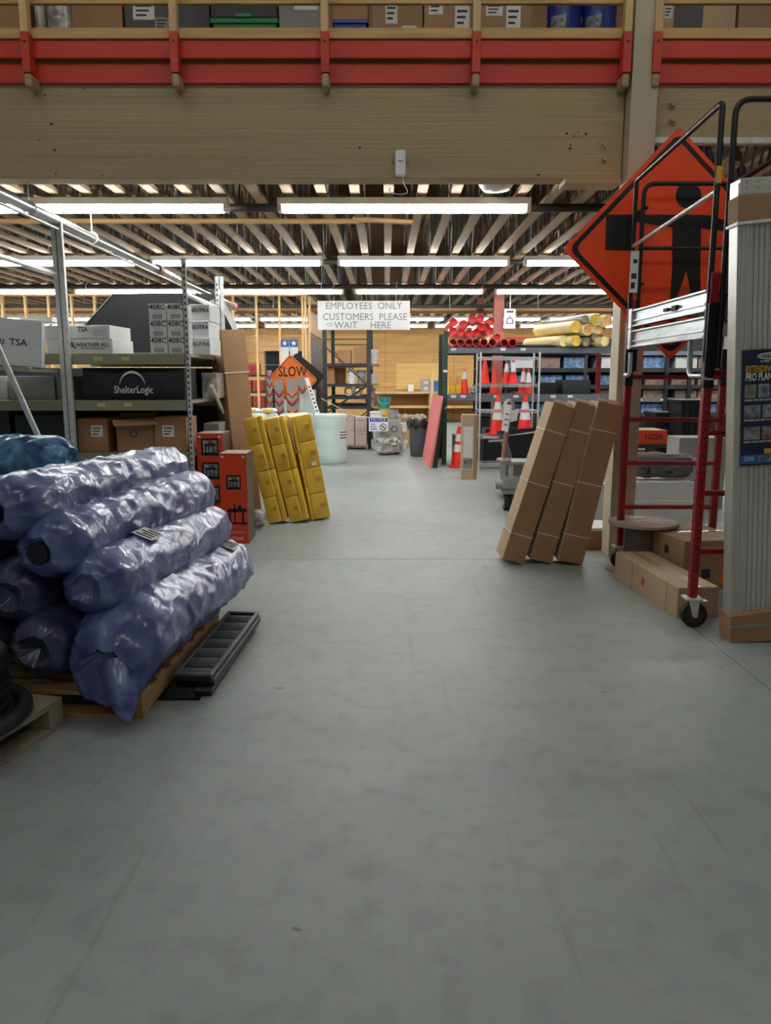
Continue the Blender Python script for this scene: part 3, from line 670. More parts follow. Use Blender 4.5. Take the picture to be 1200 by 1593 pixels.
mb = MB(Matrix.Translation((cx, 7.6, ZL)) @ Matrix.Rotation(R(14), 4, 'Z')); mb.obox((-w2, .19, .3), (2 * w2, 0, 0), (0, 0.05, .06), (0, 0.004, 0)); mb.build('flap', 'kraft', t)
txt('O', 0.1, 'ink', t, (0.03, -0.2, 0.17), (math.cos(R(14)), math.sin(R(14)), 0))
carton('pale kraft carton low behind the perforated upright', (-1.66, 9.05, 0), (0.36, 0.3, 1.08), 'kraft3')
tag(MB().tube(G(312, 770, 0.35) + Vector((0, 3.2, -0.35)), P(329, 600, 7.75), 0.018, 8).build('white_pole', 'white'), 'thin white pole leaning beside the perforated upright', 'pole')
# dark goods on the low shelf levels
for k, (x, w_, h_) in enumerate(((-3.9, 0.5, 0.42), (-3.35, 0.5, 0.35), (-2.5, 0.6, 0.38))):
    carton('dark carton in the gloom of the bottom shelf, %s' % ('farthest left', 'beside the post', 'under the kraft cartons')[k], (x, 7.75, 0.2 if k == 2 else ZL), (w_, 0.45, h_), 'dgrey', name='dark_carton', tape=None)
# leaning galvanised pole in front
a, b = P(-30, 480, 5.55), P(88, 742, 5.75)
t = MB().tube(a, b, 0.021, 10).build('galvanised_pole', 'galv', None, smooth=True); tag(t, 'galvanised pole leaning across the far left, in front of the blue roll', 'pole')

# ================================================================ FILM-WRAPPED ROLLS ON PALLETS
def roll_mesh(mb, p0, p1, r, seed, nL=72, nA=64, flat=0.10, crease=0.012, pinch=0.45, droop=0.0, r1=None):
    p0, p1 = Vector(p0), Vector(p1); d = (p1 - p0); Ln = d.length; d.normalize()
    x = d.cross(Vector((0, 0, 1))).normalized(); u = x.cross(d).normalized(); vs = []; fs = []
    for i in range(nL + 1):
        s = i / nL
        e = min(s, 1 - s) * Ln
        end = 1.0 if e > 0.16 else pinch + (1 - pinch) * math.sqrt(max(0, 1 - (1 - e / 0.16) ** 2))
        rb = (r + ((r1 or r) - r) * s) * end
        for j in range(nA):
            a = 2 * math.pi * j / nA
            dv = x * math.cos(a) + u * math.sin(a)
            q = p0 + d * (s * Ln) + dv * r
            n1 = noise.noise(q * 3.5 + Vector((seed, 0, 0)))
            w_ = Vector((s * Ln * 3.2 + 2.2 * a / math.pi + seed, a * 1.6, seed * 0.7))
            ridge = 1 - abs(noise.noise(w_ + 0.7 * noise.noise_vector(q * 4)))
            n3 = 1 - abs(noise.noise(q * 9 + Vector((0, seed, 0)) + 0.5 * noise.noise_vector(q * 6)))
            rr = rb * (1 + 0.03 * n1) + crease * (ridge ** 6 - 0.25) + crease * 0.45 * (n3 ** 5 - 0.3)
            if math.sin(a) < -0.6: rr *= 1 - flat * (-math.sin(a) - 0.6) / 0.4
            pnt = p0 + d * (s * Ln) + dv * rr
            if droop and s < 0.16: pnt.z -= droop * (1 - s / 0.16) ** 2
            vs.append(pnt)
    for i in range(nL):
        for j in range(nA):
            a0, a1 = i * nA + j, i * nA + (j + 1) % nA
            fs.append((a0, a1, a1 + nA, a0 + nA))
    o = len(vs); vs.append(p0 + d * 0.06); vs.append(p1 - d * 0.05)
    for j in range(nA):
        fs.append((o, (j + 1) % nA, j)); fs.append((o + 1, nL * nA + j, nL * nA + (j + 1) % nA))
    return mb.add(vs, fs)
def film_roll(label, p0, p1, r, seed, m='roll', group='violet film rolls', tail=False, tagat=None, hole=False, **k):
    t = thing('wrapped_roll', label, 'roll', (p0[0], p0[1], min(p0[2], p1[2]) - r), group)
    roll_mesh(MB(), p0, p1, r, seed, **k).build('film', m, t, smooth=True)
    d = (Vector(p1) - Vector(p0)).normalized()
    if hole:
        MB().tube(Vector(p0) - d * 0.004, Vector(p0) + d * 0.09, 0.05, 14).build('core', 'core', t, smooth=True)
    if tail:
        mb = MB(); q = Vector(p0)
        vs = []; fs = []; W_ = 14
        for i in range(6):
            for j in range(W_ + 1):
                a = -2.6 + 2.0 * j / W_
                rr = r * (0.75 + 0.25 * (1 - i / 5)) * (1 + 0.10 * math.sin(j * 2.4 + i))
                vs.append((q.x + 0.0 + 0.02 * i + rr * math.cos(a) , q.y - 0.035 * i + 0.02 * math.sin(j * 1.7), max(0.155 - 0.02 * i, q.z - 0.02 - 0.012 * i + rr * math.sin(a))))
        for i in range(5):
            for j in range(W_): b0 = i * (W_ + 1) + j; fs.append((b0, b0 + W_ + 1, b0 + W_ + 2, b0 + 1))
        mb.add(vs, fs).build('loose_tail', m, t, smooth=True)
    if tagat:
        s, ang = tagat; up = Vector((0, 0, 1)); x = d.cross(up).normalized(); u = x.cross(d)
        n = (x * math.sin(ang) + u * math.cos(ang)).normalized(); tg = n.cross(d).normalized()
        rl = r + ((k.get('r1') or r) - r) * s
        c = Vector(p0).lerp(Vector(p1), s) + n * (rl * 1.035 + 0.004)
        o = c - d * 0.08 - tg * 0.055
        st = MB().obox(o, d * 0.15, tg * 0.11, n * 0.002).build('label_sticker', 'paper', t)
        for i in range(4): MB().obox(o + d * (0.015 + 0.033 * i) + tg * 0.012 + n * 0.0025, d * 0.02, tg * (0.085 - 0.02 * (i % 2)), n * 0.0005).build('print_line', 'ink', st)
    return t
film_roll('violet film wrapped roll at the bottom right of the pile, sagging over the pallet edge', (-1.215, 3.16, 0.345), (-0.985, 4.86, 0.335), 0.205, 1.3, tagat=(0.86, 0.35), droop=0.12, crease=0.016, pinch=0.62, r1=0.165)
film_roll('violet film wrapped roll with a white label, third from the top of the pile', (-1.30, 3.24, 0.60), (-1.09, 4.82, 0.585), 0.15, 5.1, tagat=(0.33, 0.35))
film_roll('violet film wrapped roll with an open core, second from the top of the pile', (-1.49, 3.22, 0.765), (-1.185, 4.85, 0.80), 0.15, 9.7, hole=True, crease=0.014)
film_roll('topmost violet film wrapped roll of the pile', (-1.655, 3.18, 0.945), (-1.335, 4.85, 0.945), 0.148, 14.2, hole=True, crease=0.014)
film_roll('dark violet roll on the pallet, left of the sagging bottom roll', (-1.55, 3.24, 0.315), (-1.33, 4.8, 0.33), 0.165, 21.9, 'rolldark', tail=False)
film_roll('dark violet roll below the one with the open core', (-1.68, 3.3, 0.545), (-1.45, 4.8, 0.55), 0.16, 30.3, 'rolldark')
film_roll('black violet roll at the lower left edge, beside the black coil', (-1.90, 3.3, 0.32), (-1.68, 4.8, 0.33), 0.17, 37.7, 'rolldark')
film_roll('dark violet roll behind the topmost roll at the left edge', (-1.95, 3.3, 0.74), (-1.66, 4.8, 0.76), 0.16, 41.7, 'rolldark')
q = [o for o in bpy.data.objects if o.get('label', '').startswith('violet film wrapped roll at the bottom right')][0]
MB().path([(-1.16, 3.24, 0.24), (-1.14, 3.16, 0.17), (-1.11, 3.10, 0.11), (-1.09, 3.07, 0.07)], 0.11, 9, r1=0.012).build('gathered_tip', 'roll', q, smooth=True)
t = film_roll('big blue film wrapped roll lying at the far left under the leaning pole', (-3.35, 5.55, 0.955), (-2.18, 5.35, 0.955), 0.16, 51.2, 'blueroll', group=None, nL=60, crease=0.012, pinch=0.5)
for k, (x0_, x1_, z0, z1, lab) in enumerate(((-3.2, -2.2, 0.0, 0.42, 'lower'), (-3.1, -2.25, 0.42, 0.80, 'upper'))):
    film_roll('%s black film wrapped bale under the blue roll' % lab, (x0_, 5.45, (z0 + z1) / 2), (x1_, 5.4, (z0 + z1) / 2), (z1 - z0) / 2 - 0.005, 60 + k, 'rolldark', group=None, crease=0.012)

def pallet(label, loc, rz, w_, l_, m='palletwood', top=None, cross=False):
    """stringer pallet: origin at the near right corner, runs back (+y) and left (-x)"""
    t = thing('wooden_pallet', label, 'pallet')
    if cross:
        for k in range(3): y = (l_ - 0.09) * k / 2; one('stringer', m, t, (-w_, 0, y, y + 0.09, 0.018, 0.105), bevel=0.003)
        for k in range(4): x = -w_ + (w_ - 0.1) * k / 3; one('bottom_board', m, t, (x, x + 0.1, 0, l_, 0, 0.018), bevel=0.002)
        for k in range(7): x = -w_ + (w_ - 0.12) * k / 6; one('deck_board', m, t, (x, x + 0.12, 0, l_, 0.105, 0.123), bevel=0.002)
    for s_ in range(0 if cross else 3):
        x = -w_ + 0.02 + (w_ - 0.04) * s_ / 2
        one('stringer', m, t, (x - 0.02, x + 0.02, 0, l_, 0.018, 0.105), bevel=0.003)
    for k in range(0 if cross else 3): y = (l_ - 0.1) * k / 2; one('bottom_board', m, t, (-w_, 0, y, y + 0.1, 0, 0.018), bevel=0.002)
    nb = 7
    for k in range(0 if cross else nb): y = (l_ - 0.11) * k / (nb - 1); one('deck_board', m, t, (-w_, 0, y, y + 0.11, 0.105, 0.123), bevel=0.002)
    if top: one('cover_sheet', top, t, (-w_, 0.0, 0, l_, 0.123, 0.131), bevel=0.002)
    place(t, loc, rz); return t
pallet('wooden pallet under the pile of violet rolls', (-1.085, 3.25, 0), R(-3.5), 0.95, 1.25)
pallet('dusty pallet with a cover sheet at the lower left edge, carrying a black coil', (-1.665, 2.19, 0), R(-14), 1.1, 1.03, 'oldwood', 'oldwood', cross=True)
# black hose coil
t = thing('hose_coil', 'black coiled hose on the dusty pallet at the left edge', 'hose', (-1.80, 3.0, 0.131))
for k in range(8):
    mb = MB(); r_ = 0.26 - 0.006 * (k % 3); pts = []
    for i in range(28):
        a = 2 * math.pi * i / 28; pts.append((-1.80 + r_ * math.cos(a), 2.92 + r_ * math.sin(a), 0.155 + 0.034 * k + 0.012 * math.sin(a * 2 + k)))
    mb.path(pts, 0.019, 7, closed=True).build('turn', 'rubber', t, smooth=True)
pts = [(-1.78 + 0.3 * math.cos(a), 2.92 + 0.3 * math.sin(a), 0.165) for a in [R(-170 + 12 * i) for i in range(22)]]
tag(MB().path(pts, 0.033, 10).build('grey_pipe_end', 'dgrey', None, smooth=True), 'thick grey pipe end curling around the black coil', 'pipe')
# black plastic trays beside the rolls
tp = thing('plastic_tray', '', 'tray')
def tray(t, w_=0.19, l_=1.02, h_=0.036, n=7):
    for a in ((0, 0.02, 0, l_), (w_ - 0.02, w_, 0, l_), (0.02, w_ - 0.02, 0, 0.03), (0.02, w_ - 0.02, l_ - 0.03, l_)): one('rim', 'trayrim', t, (*a, h_ - 0.012, h_), bevel=0.003)
    one('wall', 'black', t, (0.004, 0.012, 0.005, l_ - 0.005, 0, h_ - 0.012), (w_ - 0.012, w_ - 0.004, 0.005, l_ - 0.005, 0, h_ - 0.012), (0.012, w_ - 0.012, 0.004, 0.012, 0, h_ - 0.012), (0.012, w_ - 0.012, l_ - 0.012, l_ - 0.004, 0, h_ - 0.012))
    for k in range(n):
        y = (l_ - 0.02) * (k + 0.5) / n; mb = MB()
        pts = [(y + 0.055 * math.cos(a), 0.033 * math.sin(a)) for a in [math.pi * i / 7 for i in range(8)]]
        vs = [(x, yy, z) for x in (0.012, w_ - 0.012) for yy, z in pts]
        mb.add(vs, [(i, i + 1, i + 9, i + 8) for i in range(7)] + [tuple(range(8))[::-1], tuple(range(8, 16))]); mb.build('saddle', 'trayrim', t, smooth=False)
tray(tp)
for k, (x, y, z, rz) in enumerate(((-1.02, 3.50, 0.002, -2.5), (-1.014, 3.54, 0.04, -3.5), (-1.018, 3.50, 0.078, -3.5))):
    o = tp if k == 0 else copy_tree(tp); place(o, (x, y, z), R(rz))
    o['label'] = 'black plastic tray with cross saddles beside the violet rolls, %s of three' % ('bottom', 'middle', 'top')[k]; o['group'] = 'black plastic trays'
t = thing('plastic_bracket', 'small black ribbed plastic bracket on the floor before the stacked trays', 'bracket', (-0.97, 3.5, 0))
mb = MB(); mb.add([(-1.06, 3.46, 0), (-0.90, 3.46, 0), (-0.90, 3.6, 0), (-1.06, 3.6, 0), (-1.035, 3.485, .05), (-0.925, 3.485, .05), (-0.925, 3.58, .05), (-1.035, 3.58, .05)], [(3, 2, 1, 0), (0, 1, 5, 4), (1, 2, 6, 5), (2, 3, 7, 6), (3, 0, 4, 7), (4, 5, 6, 7)])
mb.build('body', 'black', t); one('flange', 'blackm', t, (-1.08, -0.88, 3.45, 3.61, 0, 0.008))

# ================================================================ ORANGE BOXES, YELLOW BUNDLES
def heater_icon(t, x, y, z, s):
    """printed picture of a black stand-like tool on a small grey photo"""
    one('printed_tool', 'signblack', t, (x - s * .34, x + s * .38, y - .0015, y, z + s * .06, z + s * .2), (x - s * .3, x - s * .22, y - .0015, y, z - s * .36, z + s * .06), (x + s * .2, x + s * .28, y - .0015, y, z - s * .36, z + s * .06), (x - s * .1, x - s * .04, y - .0015, y, z - s * .36, z + s * .36), (x - s * .36, x + s * .4, y - .0015, y, z - s * .42, z - s * .34), (x + s * .05, x + s * .2, y - .0015, y, z + s * .2, z + s * .32))
def orange_box(label, x0, x1, y, d, h, icons, big=None, code=None):
    t = thing('orange_box', label, 'box', ((x0 + x1) / 2, y + d / 2, 0), 'orange tool boxes')
    one('body', 'boxside', t, (x0, x1, y, y + d, 0, h), bevel=0.003)
    f = one('front_print', 'orangecard', t, (x0 + 0.001, x1 - 0.001, y - 0.002, y + 0.001, 0.001, h - 0.001))
    one('top_print', 'pinkcard', t, (x0 + 0.002, x1 - 0.002, y, y + d - 0.002, h - 0.001, h + 0.001))
    cx = (x0 + x1) / 2
    for z, s, mm in icons:
        ic = one('picture', 'signblack', t, (cx - s * .55, cx + s * .55, y - 0.004, y - 0.002, z - s * .55, z + s * .55), bevel=0.012)
        one('photo', mm, ic, (cx - s * .42, cx + s * .46, y - 0.005, y - 0.004, z - s * .4, z + s * .42))
        heater_icon(t, cx, y - 0.005, z, s)
    if big: heater_icon(t, cx + 0.02, y - 0.0025, big, 0.24)
    for x in (x0 + 0.028, x1 - 0.03): one('corner_mark', 'wcard', t, (x - 0.014, x + 0.014, y - 0.003, y - 0.002, h - 0.04, h - 0.022))
    if code:
        lx = t.location
        txt(code, 0.045, 'wcard', t, (0.02, y - 0.002 - lx.y, 0.045)); txt('TOOL STAND', 0.022, 'wcard', t, (0.02, y - 0.002 - lx.y, 0.105)); txt('| | | |', 0.03, 'wcard', t, (-0.07, y - 0.002 - lx.y, 0.045))
    return t
c0, c1 = G(349, 843), G(387, 846)
orange_box('shorter orange tool box with a dark side, standing in front', c0.x - 0.005, c1.x, 7.0, 0.36, 0.835, [(0.57, 0.12, 'photo2')], big=0.28, code='57006')
orange_box('taller orange tool box with a column of pictures, standing behind the shorter one', P(306, 760, 7.33).x, P(347, 760, 7.33).x - 0.002, 7.40, 0.36, 0.99, [(0.86, 0.15, 'photo2'), (0.63, 0.15, 'photo2'), (0.40, 0.15, 'photo2'), (0.17, 0.15, 'photo2')])
# tall leaning carton
t = thing('cardboard_box', 'tall kraft carton with a white strap leaning behind the orange boxes', 'box')
one('body', 'kraft', t, (0, 0.28, 0, 0.24, 0, 1.99), bevel=0.004)
one('sleeve', 'kraft', t, (-0.008, 0.288, -0.008, 0.248, 1.55, 2.005), bevel=0.004)
one('strap', 'white', t, (-0.010, 0.29, -0.010, 0.25, 1.55, 1.562))
place(t, (-1.59, 8.3, 0.012)); t.rotation_euler = (Matrix.Rotation(R(-4), 3, 'Y') @ Matrix.Rotation(R(42), 3, 'Z')).to_euler()
# yellow bundles
def bundle(label, x, y, lean, rz, cols, h):
    t = thing('yellow_bundle', label, 'bundle', group='yellow wrapped bundles')
    xx = 0
    for ci, (cw, d, nb) in enumerate(cols):
        for k in range(nb):
            z0 = h * k / nb; o = one('pack', 'yellowpack', t, (xx + 0.0005, xx + cw - 0.0005, 0.012 * ci, d, z0 + 0.001, z0 + h / nb - 0.001))
            b = o.modifiers.new('bevel', 'BEVEL'); b.width = min(0.013, cw * 0.3); b.segments = 3
            o.data.polygons.foreach_set('use_smooth', [True] * 6)
            if cw > 0.1: one('brown_mark', 'yellowmark', o, (xx + cw * 0.52, xx + cw * 0.82, -0.002, 0.001, z0 + h / nb * 0.45, z0 + h / nb * 0.62))
        xx += cw
    place(t, (x, y, 0.0), rz, 0, R(-lean)); return t
bundle('yellow wrapped bundle leaning leftmost beside the orange boxes', -1.225, 7.95, 12.5, 0, [(0.145, 0.3, 4), (0.055, 0.28, 2)], 1.12)
bundle('middle one of the three leaning yellow wrapped bundles', -1.005, 8.0, 12.5, 0, [(0.145, 0.3, 4), (0.055, 0.28, 2)], 1.12)
t = bundle('yellow wrapped bundle leaning rightmost, with a white label', -0.79, 8.14, 10.5, R(14), [(0.03, 0.42, 3), (0.185, 0.44, 4)], 1.13)
lone('label_sticker', 'paper', t, (0.12, 0.175, 0.006, 0.011, 0.58, 0.625))
t = film_roll('small clear bag on the floor between the orange boxes and the yellow bundles', (-1.36, 7.75, 0.11), (-1.22, 7.72, 0.1), 0.1, 77, 'silverfilm', group=None, nL=16, nA=24, crease=0.02)

# ================================================================ DRUMS, SIGN PILE (left middle distance)
dp = thing('plastic_drum', '', 'drum')
MB().lathe([(0.26, 0.0), (0.285, 0.03), (0.29, 0.25), (0.282, 0.28), (0.29, 0.31), (0.29, 0.58), (0.282, 0.61), (0.29, 0.64), (0.288, 0.82), (0.298, 0.83), (0.298, 0.87), (0.27, 0.885), (0.26, 0.865)], 36).build('body', 'drum', dp, smooth=True)
MB().lathe([(0.03, 0.862), (0.03, 0.89)], 12, (0.12, 0, 0)).build('bung', 'white', dp, smooth=True)
mb = MB()
for i in range(5):
    a0, a1 = R(-75 + 9 * i), R(-75 + 9 * (i + 1)); mb.add([(0.293 * math.cos(a), 0.293 * math.sin(a), z) for a in (a0, a1) for z in (0.42, 0.6)], [(0, 2, 3, 1)])
lb = mb.build('label_panel', 'paper', dp)
mb = MB()
for z in (0.45, 0.5, 0.55):
    mb = MB()
    for i in range(4):
        a0, a1 = R(-72 + 9 * i), R(-72 + 9 * (i + 1)); mb.add([(0.295 * math.cos(a), 0.295 * math.sin(a), zz) for a in (a0, a1) for zz in (z, z + 0.02)], [(0, 2, 3, 1)])
    mb.build('print_line', 'ink', lb)
for k, (u, y, rz, lab) in enumerate(((515, 14.1, 20, 'rightmost, nearest the dark rack'), (462, 14.15, 0, 'middle of three behind the yellow bundles'), (408, 14.15, 0, 'leftmost of three behind the yellow bundles'))):
    o = dp if k == 0 else copy_tree(dp); c = P(u, 680, y); place(o, (c.x, y, 0), R(rz)); o['label'] = 'milky white plastic drum, ' + lab; o['group'] = 'white plastic drums'
# diamond SLOW sign
def diamond(t, c, half, y, thick, m, tilt=0.0, rad=0.06, inset=0.0, name='panel'):
    pts = []
    h = half
    for k in range(4):
        a = math.pi / 2 + k * math.pi / 2 + tilt
        for q in range(5):
            b = a - math.pi / 4 + math.pi / 2 * q / 4
            cc = (c[0] + (h - rad * 1.414) * math.cos(a), c[1] + (h - rad * 1.414) * math.sin(a))
            pts.append((cc[0] + rad * math.cos(b), cc[1] + rad * math.sin(b)))
    return MB().prism(pts, y, y + thick).build(name, m, t)
def diamond_ring(t, c, h0, h1, y, m, tilt=0.0, rad=0.06, name='border'):
    mb = MB(); ring = []
    for h in (h0, h1):
        pts = []
        for k in range(4):
            a = math.pi / 2 + k * math.pi / 2 + tilt
            for q in range(5):
                b = a - math.pi / 4 + math.pi / 2 * q / 4; pts.append((c[0] + (h - rad * 1.414) * math.cos(a) + rad * math.cos(b), y, c[1] + (h - rad * 1.414) * math.sin(a) + rad * math.sin(b)))
        ring.append(pts)
    n = len(ring[0]); mb.add(ring[0] + ring[1], [(i, (i + 1) % n, (i + 1) % n + n, i + n) for i in range(n)]); return mb.build(name, m, t)
c = P(454, 592, 15.0); hh = 0.5
t = thing('road_sign', 'orange diamond road sign lettered SLOW behind the chevron panels', 'sign', (c.x, 15.0, 0))
diamond(t, (c.x, c.z), hh, 15.0, 0.006, 'signorange', R(2)); one('post', 'galv', t, (c.x - 0.02, c.x + 0.02, 15.01, 15.04, 0, c.z - 0.1))
txt('SLOW', 0.27, 'signblack', t, (0.02, 0, c.z + 0.16), sx=0.72, bold=0.004)
diamond_ring(t, (c.x, c.z), hh - 0.03, hh - 0.045, 14.997, 'signblack', R(2), 0.05)
t = thing('road_sign', 'black backed diamond sign standing behind the SLOW sign', 'sign', (c.x + 0.1, 15.1, 0)); diamond(t, (c.x + 0.14, c.z + 0.04), hh, 15.1, 0.006, 'signblack', R(6)); one('post', 'galv', t, (c.x + .12, c.x + 0.16, 15.11, 15.14, 0, c.z - 0.1))
# chevron delineator panels
for k, (u, v0, v1, wpx, y, lab) in enumerate(((419, 576, 660, 8, 14.75, 'narrow leftmost'), (434, 591, 660, 14, 14.7, 'second from left'), (454, 590, 660, 16, 14.65, 'third from left'), (470, 586, 613, 12, 14.6, 'short rightmost'))):
    c = P(u, v0, y); e = P(u, v1, y); w_ = wpx / 2 / 1200 * y
    t = thing('chevron_panel', 'grey and red chevron delineator panel, %s of the group before the SLOW sign' % lab, 'delineator', (c.x, y, 0), 'chevron delineators')
    z0 = max(e.z, 0.55); one('panel', 'chevgrey', t, (c.x - w_, c.x + w_, y, y + 0.012, z0, c.z), bevel=0.005)
    one('stake', 'galv', t, (c.x - 0.02, c.x + 0.02, y + 0.014, y + 0.04, 0, c.z - 0.05))
    z = z0 + 0.02; q = 0
    while z < c.z - 0.16:
        for s_ in (-1, 1):
            mb = MB()
            mb.add([(c.x, y - 0.002, z), (c.x + s_ * w_ * .98, y - 0.002, z + 0.09), (c.x + s_ * w_ * .98, y - 0.002, z + 0.14), (c.x, y - 0.002, z + 0.05)], [(0, 1, 2, 3) if s_ > 0 else (3, 2, 1, 0)])
            mb.build('stripe', 'signorange' if (k == 2 and q % 2) else 'redpaint', t)
            mb = MB(); mb.add([(c.x, y - 0.0025, z - 0.025), (c.x + s_ * w_ * .98, y - 0.0025, z + 0.065), (c.x + s_ * w_ * .98, y - 0.0025, z + 0.088), (c.x, y - 0.0025, z - 0.002)], [(0, 1, 2, 3) if s_ > 0 else (3, 2, 1, 0)])
            mb.build('dark_stripe', 'signblack', t)
        z += 0.165; q += 1
# white stakes with blue star tops, white lettered pole
for k, (u, lab) in enumerate(((443, 'left'), (457, 'right'))):
    c = P(u, 530, 15.25); e = P(u, 556, 15.25)
    t = thing('white_stake', 'white stake with a blue star top behind the SLOW sign, %s of two' % lab, 'stake', (c.x, 15.25, 0), 'white stakes')
    one('board', 'white', t, (c.x - 0.075, c.x + 0.075, 15.25, 15.27, 0, c.z - 0.12)); 
    tp_ = one('blue_top', 'bluep', t, (c.x - 0.08, c.x + 0.08, 15.248, 15.272, c.z - 0.12, c.z + 0.02))
    mb = MB(); ps = []
    for i in range(10):
        a = math.pi / 2 + i * math.pi / 5; r_ = 0.055 if i % 2 == 0 else 0.024; ps.append((c.x + r_ * math.cos(a), c.z - 0.05 + r_ * math.sin(a)))
    mb.prism(ps, 15.244, 15.248); mb.build('star', 'white', tp_)
a, b = P(474, 588, 14.45), P(494, 650, 14.25)
t = thing('white_pole', 'white lettered flat pole leaning left of the dark rack', 'pole', tuple(b)); d = b - a
mb = MB(); mb.obox(a, (0.07, 0, 0), d, (0, 0.02, 0)); mb.build('board', 'white', t)
for i in range(7): mb = MB(); mb.obox(a + d * (0.2 + 0.1 * i) + Vector((0.02, -0.0015, 0)), (0.03, 0, 0), d * 0.05, (0, 0.001, 0)); mb.build('letter', 'ink', t)
carton('blue-white carton behind the leaning white pole', (P(478, 620, 14.9).x, 15.0, 0), (0.3, 0.3, 1.3), 'drum', name='white_carton', tape=None)
# white bags with yellow print on the drums
for k, u in enumerate((393, 419)):
    c = P(u, 634, 14.15); t = thing('white_bag', 'white bag with yellow print lying on the drums, %s one' % ('left', 'right')[k], 'bag', (c.x, 14.1, 0.89))
    mb = MB(); mb.lathe([(0.0, 0.0), (0.13, 0.01), (0.16, 0.05), (0.13, 0.09), (0.0, 0.10)], 14, (c.x, 14.1, 0.89)); mb.build('body', 'white', t, smooth=True)
    one('print', 'yellowroll', t, (c.x - 0.09, c.x + 0.09, 13.93, 13.96, 0.915, 0.965))
# red packs on shelves in the cage, dark window
rs = thing('cage_shelving', 'dark shelving with red packs behind the stud partition', 'shelving', (-3.3, 18.2, 0))
for z in (0.85, 1.22, 1.6): one('shelf_deck', 'dgrey', rs, (-3.75, -2.75, 18.2, 18.7, z - 0.04, z))
for x in (-3.75, -2.8): one('upright', 'dgrey', rs, (x, x + 0.05, 18.2, 18.25, 0, 2.2))
for k, z in enumerate((0.85, 1.22, 1.6)):
    for j in range(3 if k < 2 else 2):
        x = -3.55 + j * (0.3 if k < 2 else 0.42); carton('red pack in the stud cage, %s shelf, %s from left' % (('lower', 'middle', 'upper')[k], ('first', 'second', 'third')[j]), (x, 18.4, z), (0.24 if k < 2 else 0.38, 0.3, 0.26), 'redpack', name='red_pack', tape=None, group='red packs')
a, b = P(415, 548, 17.2), P(470, 612, 17.2)
t = thing('dark_board', 'dark glass display board leaning inside the stud cage', 'board', ((a.x + b.x) / 2, 17.2, b.z)); one('pane', 'glassdark', t, (a.x, b.x, 17.2, 17.22, 0.4, a.z)); one('frame', 'dgrey', t, (a.x - .04, a.x, 17.19, 17.23, 0, a.z + .04), (b.x, b.x + .04, 17.19, 17.23, 0, a.z + .04), (a.x, b.x, 17.19, 17.23, a.z, a.z + .04))
t = thing('timber_rail', 'pale timber rails above the dark display board', 'rail', ((a.x + b.x) / 2, 17.0, 2.0))
for v in (535, 543): c = P(440, v, 17.0); one('rail', 'pine', t, (-2.75, -1.7, 17.0, 17.05, c.z - 0.04, c.z + 0.04))
one('support', 'pinev', t, (-2.79, -2.74, 17.0, 17.05, 0, 2.3)); one('support', 'pinev', t, (-1.71, -1.66, 17.0, 17.05, 0, 2.3))

# ================================================================ DARK PALLET RACK AND GOODS (centre, far)
RY = 17.0
fx0, fx1 = P(506, 600, RY).x, P(574, 600, RY).x
t = thing('pallet_rack', 'dark pallet rack end frame with diagonal braces left of the far aisle', 'rack', ((fx0 + fx1) / 2, RY, 0))
for y, m in ((RY, 'dgrey'), (RY + 2.7, 'green')):
    for x in (fx0, fx1):
        p_ = one('upright', m, t, (x - 0.045, x + 0.045, y, y + 0.08, 0, 2.55 if y == RY else 2.7), bevel=0.004)
        one('base_plate', m, p_, (x - 0.07, x + 0.07, y - 0.02, y + 0.1, 0, 0.012))
    for z0, z1 in ((0.1, 0.75), (0.75, 1.4), (2.2, 1.35)):
        MB().tube((fx0, y + 0.04, z0 if z0 < 2 else 2.2), (fx1, y + 0.04, z1), 0.02, 4).build('diagonal_brace', m, t)
    for z in (0.12, 1.1, 2.35): MB().tube((fx0, y + 0.04, z), (fx1, y + 0.04, z), 0.018, 4).build('cross_brace', m, t)
SH = [0.92, 1.13, 1.40, 1.84]
for z in SH:
    one('shelf_deck', 'kraft2' if z > 1.2 else 'dgrey', t, (fx0 + 0.05, fx1 - 0.05, RY + 0.06, RY + 2.7, z - 0.05, z))
    one('side_beam', 'dgrey', t, (fx1 - 0.03, fx1 + 0.03, RY + 0.1, RY + 2.65, z - 0.1, z - 0.051)); one('front_lip', 'dgrey', t, (fx0 + 0.04, fx1 - 0.04, RY + 0.02, RY + 0.06, z - 0.06, z))
def rackbox(u0, u1, v0, z, label, m='kraft2', y=RY + 0.15, d=0.5, **k):
    a, b = P(u0, v0, y), P(u1, v0, y); return carton(label, ((a.x + b.x) / 2, y + d / 2, z), (b.x - a.x, d, a.z - z), m, **k)
rackbox(525, 546, 544, 1.84, 'kraft carton on the top level of the dark rack, left')
rackbox(551, 571, 539, 1.84, 'taller kraft carton on the top level of the dark rack, right')
rackbox(510, 520, 570, 1.40, 'narrow kraft carton on the second level of the dark rack')
rackbox(512, 537, 572, 1.40, 'wide kraft carton on the second level of the dark rack', y=RY + 0.7)
